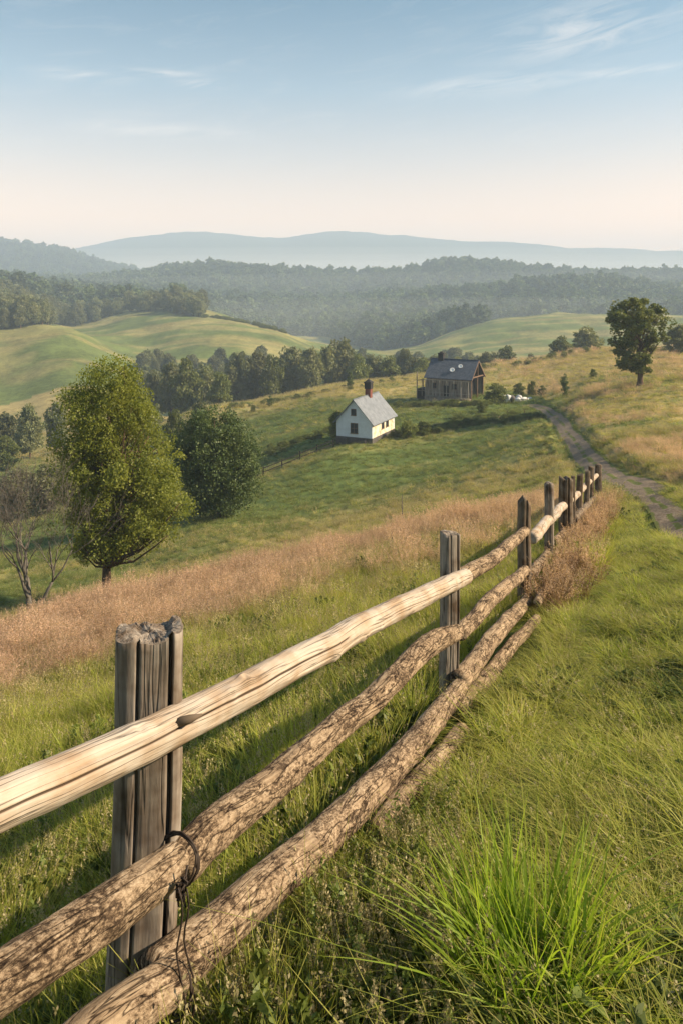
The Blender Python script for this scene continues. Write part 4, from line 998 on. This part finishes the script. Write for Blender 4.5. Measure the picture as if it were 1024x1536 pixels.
# barn: local x along the front (length), y depth
yaw = math.radians(-30); L_, D_ = 8.5, 6.5; cx, cy = 22.9, 130.0; zf = max(-(606-HY)/F*130, Hs(cx, cy)); print('barn', zf, -(606-HY)/F*130, Hs(cx, cy), Hs(cx-7, cy+4))
ox = cx-L_*math.cos(yaw); oy = cy-L_*math.sin(yaw)
ba = thing('barn', 'weathered plank barn with dark slate blue roof and open gable end', 'barn', (ox, oy, zf), yaw)
he, hr = 4.0, 6.85
mb = MB(); mb.box(0, L_-1.6, 0, .15, .35, he); mb.build('front_wall', M['planks'], ba)
mb = MB(); mb.box(0, L_-.0, D_-.15, D_, .0, he); mb.build('rear_wall', M['planks'], ba)
mb = MB(); mb.box(0, .15, .15, D_-.15, 0, he); mb.build('end_wall', M['planks'], ba)
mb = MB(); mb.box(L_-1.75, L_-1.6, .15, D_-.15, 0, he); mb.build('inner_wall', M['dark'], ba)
mb = MB(); mb.box(L_-1.6, L_, 0, .12, .35, he-.05); mb.build('front_wall', M['planks'], ba)
# gable triangles: ridge along x
for xx, mt in ((.0, 'planks'), (L_-1.75, 'timber')):
    mb = MB(); V = []
    for q in (xx, xx+.15): V += [(q, 0, he), (q, D_, he), (q, D_/2, hr-.1)]
    mb.add(V, [(0, 1, 2)[::-1], (3, 4, 5), (0, 3, 5, 2), (1, 2, 5, 4), (0, 1, 4, 3)]); mb.build('gable', M[mt], ba)
sl = (hr-he)/(D_/2); mb = MB()
for sgn in (-1, 1):
    ye = D_/2+sgn*(D_/2+.45); ze = he-sl*.45
    a = [(-.35, D_/2, hr), (-.35, ye, ze), (L_+.35, ye, ze), (L_+.35, D_/2, hr)]
    V = [(p[0], p[1], p[2]) for p in a]+[(p[0], p[1], p[2]+.12) for p in a]; Fs = [(0,1,2,3),(7,6,5,4),(0,4,5,1),(1,5,6,2),(2,6,7,3)]
    mb.add(V, Fs if sgn > 0 else [f[::-1] for f in Fs])
mb.box(-.35, L_+.35, D_/2-.12, D_/2+.12, hr+.10, hr+.18)
br = mb.build('roof', M['roofdark'], ba)
mb = MB()
for y0 in (0, D_): mb.bar((L_+.3, y0 + (-.4 if y0 == 0 else .4), he-.42), (L_+.3, D_/2, hr-.06), .12, .2)
mb.bar((L_+.1, 0, he), (L_+.1, D_, he), .16, .2); mb.bar((L_+.1, D_/2, he), (L_+.1, D_/2, hr-.15), .14); mb.build('bargeboard', M['timber'], ba)
for yy in (.1, D_/2, D_-.1):
    mb = MB(); mb.box(L_-.1, L_+.08, yy-.09, yy+.09, -.3, he-.1); mb.build('post', M['timber'], ba)
mb = MB(); mb.box(1.1, 2.1, D_/2-.45, D_/2+.45, hr-.4, hr+1.0); mb.box(1.0, 2.2, D_/2-.55, D_/2+.55, hr+1.0, hr+1.15); mb.build('chimney', M['soot'], br)
mb = MB(); mb.lathe([(.3, 0), (.34, .12), (.26, .25), (.22, .28)], (1.6, D_/2, hr+1.15), 10); mb.build('chimney_pot', M['soot'], ba)
nr_ = Vector((0, -sl, 1)).normalized()
for xx, yy, r_ in ((5.9, 1.7, .42), (4.6, .95, .46)):      # two white discs on the roof
    zc = he+sl*yy+.2; mb = MB(); mb.lathe([(.08, -.1), (r_*.6, .02), (r_, .14), (r_*.96, .17), (r_*.5, .07), (.04, .05)], (0, 0, 0), 16)
    o = mb.build('dish', M['whitepaint'], ba, True); o.location = (xx, yy, zc+.1); o.rotation_euler = (math.radians(48), .2, 0)
# veranda posts and rails before the front wall
for k in range(7):
    xx = .2+k*1.35; mb = MB(); mb.box(xx-.06, xx+.06, -1.0, -.88, -.5, 3.35+.02*k); mb.build('veranda_post', M['palepost'], ba)
mb = MB(); mb.bar((0, -.94, 1.15), (L_, -.94, 1.15), .08); mb.bar((0, -.94, 3.4), (L_, -.94, 3.4), .1); mb.bar((0, -.94, .55), (L_, -.94, .55), .07); mb.build('railing', M['palepost'], ba)
mb = MB(); mb.box(0, L_, -1.0, -.02, -.6, .33); mb.build('deck', M['planks'], ba)
mb = MB(); mb.box(3.3, 4.3, -.012, -.0, .36, 2.4); mb.build('door', M['dark'], ba)
for xx in (1.5, 5.4): window(ba, (xx, 0, 2.3), .8, .9, 'y-')
# open lean-to frame on the left end
mb = MB()
for xx, yy in ((-2.0, .2), (-2.0, 3.0), (-.1, .2)): mb.box(xx-.07, xx+.07, yy-.07, yy+.07, -.6, 3.4 if xx > -1.9 else 4.6 if yy < 1 else 3.0)
mb.bar((-2.0, .2, 3.0), (-.07, .2, 3.3), .1); mb.bar((-2.0, .2, 1.2), (-.07, .2, 1.2), .08); mb.bar((-2, .2, 3.0), (-2, 3, 2.9), .1); mb.bar((-1, .2, .2), (-1, .2, 3.1), .08); mb.build('lean_to_frame', M['planks'], ba)
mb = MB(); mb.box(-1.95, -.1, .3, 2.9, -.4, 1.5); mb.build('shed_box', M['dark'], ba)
# heap of white rubble
x, y = onray(771, 126.0); rgl = random.Random(4); t = thing('rubble_heap', 'low heap of white broken slabs and rubble right of the barn', 'rubble heap', (x, y, Hs(x, y)+.1))
for k in range(15):
    xx = rgl.uniform(-2.6, 2.8); s = rgl.uniform(.3, .8); me = rock(300+k, s*1.2, s*.8, s*.7); me.name = 'block'; me.materials[0] = M['rubble'] if k % 4 else M['foot']; o = obj('block', me, t); o.location = (xx, rgl.uniform(-.5, .5), rgl.uniform(.1, .7)); o.rotation_euler = (rgl.random(), rgl.random(), rgl.random()*3)
# low dark fence by the white house
def low_fence(name, P, h, label, rails=2, mat='timber', pw=.1):
    x0, y0 = P[0]; t = thing(name, label, 'fence', (x0, y0, Hs(x0, y0)))
    z0 = Hs(x0, y0); Q = []
    for a, b in zip(P[:-1], P[1:]):
        L = math.hypot(b[0]-a[0], b[1]-a[1]); n_ = max(1, int(L/2.2))
        Q += [(a[0]+(b[0]-a[0])*k/n_, a[1]+(b[1]-a[1])*k/n_) for k in range(n_)]
    Q.append(P[-1]); G = [(q[0]-x0, q[1]-y0, Hs(*q)-z0) for q in Q]
    for g in G:
        mb = MB(); mb.bar((g[0], g[1], g[2]-.3), (g[0]+random.gauss(0, .04), g[1], g[2]+h*random.uniform(.95, 1.2)), pw); mb.build('post', M[mat], t)
    for r_ in range(rails):
        mb = MB(); zz = h*(.4+.5*r_)
        for a, b in zip(G[:-1], G[1:]): mb.bar((a[0], a[1]-.06, a[2]+zz), (b[0], b[1]-.06, b[2]+zz), .07, .1)
        mb.build('rail', M[mat], t)
low_fence('fence', [onray(395, 91), onray(450, 93.5), onray(500, 95.2)], 1.0, 'low dark wooden fence running left from the white house', 2, 'dark', .14)
low_fence('fence', [onray(598, 101), onray(640, 101), onray(700, 106), onray(760, 110), onray(812, 106)], .8, 'low broken fence in the scrub between the white house and the track', 1, 'timber', .1)
low_fence('fence', [onray(728, 131), onray(760, 127), onray(790, 124)], .9, 'short fence in front of the rubble heap', 1, 'planks', .09)

# long scrubby growth on the terrace bank and valley hedges
def scrub():
    rg = np.random.default_rng(3); P = []; S = []
    lines = [([(600, 100), (660, 103), (720, 108), (790, 106), (815, 100)], 120, 1.4, .32), ([(815, 92), (822, 78), (832, 66)], 50, .6, .10), ([(846, 100), (866, 72), (893, 52), (930, 41), (990, 33.5), (1060, 29.5)], 200, .4, .12), ([(600, 130), (640, 127), (700, 125), (740, 122)], 70, .7, .28), ([(640, 175), (740, 185), (900, 190), (1040, 172)], 70, 2, .4), ([(340, 150), (420, 158), (520, 168), (640, 185)], 60, 2, .3), ([(330, 108), (400, 104), (500, 108)], 50, 1.5, .28), ([(316, 520), (350, 505), (390, 492), (425, 484)], 90, 4, .8)]
    for pts, n_, spread, sc_ in lines:
        Q = np.array([onray(a, b) for a, b in pts]); k = rg.uniform(0, len(Q)-1.001, n_); i = k.astype(int); q = Q[i]+(Q[i+1]-Q[i])*(k-i)[:, None]+rg.normal(0, spread, (n_, 2))
        P.append(q); S.append(rg.uniform(.5, 1.2, n_)*sc_)
    P = np.vstack(P); S = np.concatenate(S); n_ = len(P)
    keep = dist_poly(P[:, 0], P[:, 1], TR1[::3]) > 1.5; P = P[keep]; S = S[keep]; n_ = len(P)
    protos = [KT['shrub'][0][1], KT['shrub'][1][1], KT['paleshrub'][0][1]]
    gn_scatter('scrub', np.column_stack([P, H(P[:, 0], P[:, 1])-.05]), np.stack([np.zeros(n_), np.zeros(n_), rg.uniform(0, 6.28, n_)], 1), np.stack([S*1.6, S*1.6, S], 1), rg.integers(0, 3, n_), protos, 'low scrub along the terrace bank, track edges and field margins', 'scrub')
    # trees filling the hollow behind the pasture
    d = rg.uniform(235, 420, 900); X = rg.uniform(200, 760, 900); x, y = (X-512)/F*d, d
    px, py = pix(x, y); keep = (py > 548+ (X-500)*-.02) | (X > 470) & (py > 520); keep &= (fbm(x/30, y/30, 91, 3) > .45)
    x, y = x[keep][:260], y[keep][:260]; n_ = len(x); s = rg.uniform(.5, .95, n_)
    gn_scatter('valley_wood', np.column_stack([x, y, H(x, y)-.5]), np.stack([np.zeros(n_), np.zeros(n_), rg.uniform(0, 6.28, n_)], 1), np.stack([s, s, s], 1), rg.integers(0, 4, n_), [k[1] for k in KT['row']], 'hazy mass of trees filling the valley behind the row', 'woodland')
scrub()

# ------------------------------------------------------------------ haze, mist, sky, sun, camera
def vol_mat(name, col, dens, an=.0):
    n = NT(name); v = n.n('ShaderNodeVolumePrincipled', {'Color': (*col, 1), 'Density': dens, 'Anisotropy': an}); n.t.links.new(v.outputs[0], n.out.inputs['Volume']); return n.m
mb = MB(); mb.box(-4900, 4900, -4900, 4900, -420, 345); hz = mb.build('haze', vol_mat('haze_air', (.62, .78, 1.0), .00041)); hz['kind'] = 'stuff'; hz['label'] = 'pale blue morning haze filling the valley air'; hz['category'] = 'haze'
mb = MB(); mb.lathe([(max(.001, math.sin(PI*k/24)), -math.cos(PI*k/24)) for k in range(25)], (0, 0, 0), 48)
ms = mb.build('mist', vol_mat('valley_mist', (1.0, .97, .95), .00030), None, True); ms.location = (300, 2650, -30); ms.scale = (3800, 680, 150); ms['kind'] = 'stuff'; ms['label'] = 'white mist lying in the valley before the far mountains'; ms['category'] = 'mist'
for k_, (hx, hh_) in enumerate(((3600, 172), (4000, 196))):
    m2 = ms.copy(); C.objects.link(m2); m2.scale = (hx, 660+18*k_, hh_); m2.location = (300-120*k_, 2650, -30)

for q_, (lx, ly, lz, sx_, sy_, sz_) in enumerate(((120, 760, -45, 800, 130, 42), (420, 1180, -20, 1300, 120, 58))):
    m2 = ms.copy(); m2.data = ms.data.copy(); m2.data.materials[0] = vol_mat('low_mist', (.92, .96, 1.0), .0006); C.objects.link(m2); m2.location = (lx, ly, lz); m2.scale = (sx_, sy_, sz_); m2['label'] = 'thin pale mist lying between the wooded ridges'
SUN_AZ = math.radians(95); SUN_EL = math.radians(33)       # azimuth from +y towards +x
w = bpy.data.worlds.new('World'); sc.world = w; w.use_nodes = True; t = w.node_tree; t.nodes.clear()
def wn(typ, **kw):
    nd = t.nodes.new(typ)
    for k, v in kw.items(): setattr(nd, k, v)
    return nd
sky = wn('ShaderNodeTexSky', sky_type='NISHITA', sun_disc=False, sun_elevation=SUN_EL, sun_rotation=SUN_AZ, air_density=1.0, dust_density=.8, ozone_density=2.0)
bg = wn('ShaderNodeBackground'); bg.inputs[1].default_value = .09; out = wn('ShaderNodeOutputWorld')
geo = wn('ShaderNodeTexCoord'); sep = wn('ShaderNodeSeparateXYZ'); t.links.new(geo.outputs['Generated'], sep.inputs[0])
def wm(op, a, b=0.0, c=None):
    nd = wn('ShaderNodeMath', operation=op)
    for i, v in enumerate((a, b, c)):
        if v is None: continue
        if isinstance(v, (int, float)): nd.inputs[i].default_value = v
        else: t.links.new(v, nd.inputs[i])
    return nd.outputs[0]
# warm tint low in the sky, as at sunrise
el = wm('ARCSINE', sep.outputs[2])
rp = wn('ShaderNodeValToRGB'); t.links.new(wm('DIVIDE', el, .45), rp.inputs[0]); e = rp.color_ramp.elements
TINT = [(0, (2.6, 1.16, .60)), (.22, (2.4, 1.12, .62)), (.40, (1.65, 1.02, .70)), (.60, (.95, .90, .74)), (.86, (.35, .62, .61)), (1.0, (.30, .58, .59))]
while len(e) < len(TINT): e.new(.5)
for k, (p_, c_) in enumerate(TINT): e[k].position = p_; e[k].color = (*c_, 1)
mx = wn('ShaderNodeMix', data_type='RGBA', blend_type='MULTIPLY'); mx.inputs[0].default_value = 1
t.links.new(sky.outputs[0], mx.inputs[6]); t.links.new(rp.outputs[0], mx.inputs[7])
# high thin cirrus
az = wm('ARCTAN2', sep.outputs[0], sep.outputs[1])
cmb = wn('ShaderNodeCombineXYZ'); t.links.new(wm('ADD', wm('MULTIPLY', az, 5.0), wm('MULTIPLY', el, 3.0)), cmb.inputs[0]); t.links.new(wm('MULTIPLY_ADD', el, 30.0, wm('MULTIPLY', az, -5.0)), cmb.inputs[1])
nz = wn('ShaderNodeTexNoise'); nz.inputs['Scale'].default_value = 1.6; nz.inputs['Detail'].default_value = 9; nz.inputs['Roughness'].default_value = .62; nz.inputs['Distortion'].default_value = .9; t.links.new(cmb.outputs[0], nz.inputs['Vector'])
dens = wm('MAXIMUM', wm('MULTIPLY', wm('SUBTRACT', nz.outputs['Fac'], .40), 3.2), 0.0)
def blob(X, Y, sx, sy):
    a0 = math.atan((X-512)/F); e0 = math.atan((HY-Y)/F*math.cos(a0)); da = wm('DIVIDE', wm('SUBTRACT', az, a0), sx/F); de = wm('DIVIDE', wm('SUBTRACT', el, e0), sy/F)
    return wm('POWER', 2.718, wm('MULTIPLY', wm('ADD', wm('MULTIPLY', da, da), wm('MULTIPLY', de, de)), -1.0))
m_ = None
for b_ in ((870, 45, 130, 34), (740, 128, 130, 14), (120, 112, 60, 8), (305, 125, 34, 9), (230, 108, 60, 5), (940, 108, 90, 7), (240, 195, 120, 10)):
    q = blob(*b_); m_ = q if m_ is None else wm('MAXIMUM', m_, q)
cf = wm('MINIMUM', wm('MULTIPLY', wm('MULTIPLY', dens, m_), .62), .75)
cf = wm('MAXIMUM', cf, wm('MULTIPLY', wm('MAXIMUM', wm('SUBTRACT', nz.outputs['Fac'], .52), 0.0), .5))
mc = wn('ShaderNodeMix', data_type='RGBA'); t.links.new(cf, mc.inputs[0]); t.links.new(mx.outputs[2], mc.inputs[6]); mc.inputs[7].default_value = (6.0, 5.4, 4.9, 1)
t.links.new(mc.outputs[2], bg.inputs[0]); t.links.new(bg.outputs[0], out.inputs[0])

ld = bpy.data.lights.new('sun', 'SUN'); ld.energy = 5.0; ld.angle = math.radians(1.3); ld.color = (1.0, .80, .55)
so = bpy.data.objects.new('sun', ld); C.objects.link(so)
dv = Vector((math.cos(SUN_EL)*math.sin(SUN_AZ), math.cos(SUN_EL)*math.cos(SUN_AZ), math.sin(SUN_EL))); so.rotation_euler = dv.to_track_quat('Z', 'Y').to_euler(); so.location = dv*50

cd = bpy.data.cameras.new('camera'); cam = bpy.data.objects.new('camera', cd); C.objects.link(cam); sc.camera = cam
cam.rotation_euler = (PI/2, 0, 0); cd.sensor_fit = 'HORIZONTAL'; cd.sensor_width = 36; cd.lens = 36*F/1024; cd.shift_y = -(768-HY)/1024
cd.clip_start = .05; cd.clip_end = 20000
sc.view_settings.view_transform = 'Standard'; sc.view_settings.look = 'None'; sc.view_settings.exposure = 1.2; sc.view_settings.gamma = 1
cy = sc.cycles; cy.max_bounces = 5; cy.diffuse_bounces = 2; cy.glossy_bounces = 1; cy.transmission_bounces = 2; cy.transparent_max_bounces = 4; cy.volume_bounces = 2
cy.use_denoising = True; cy.caustics_reflective = False; cy.caustics_refractive = False; cy.sample_clamp_indirect = 4
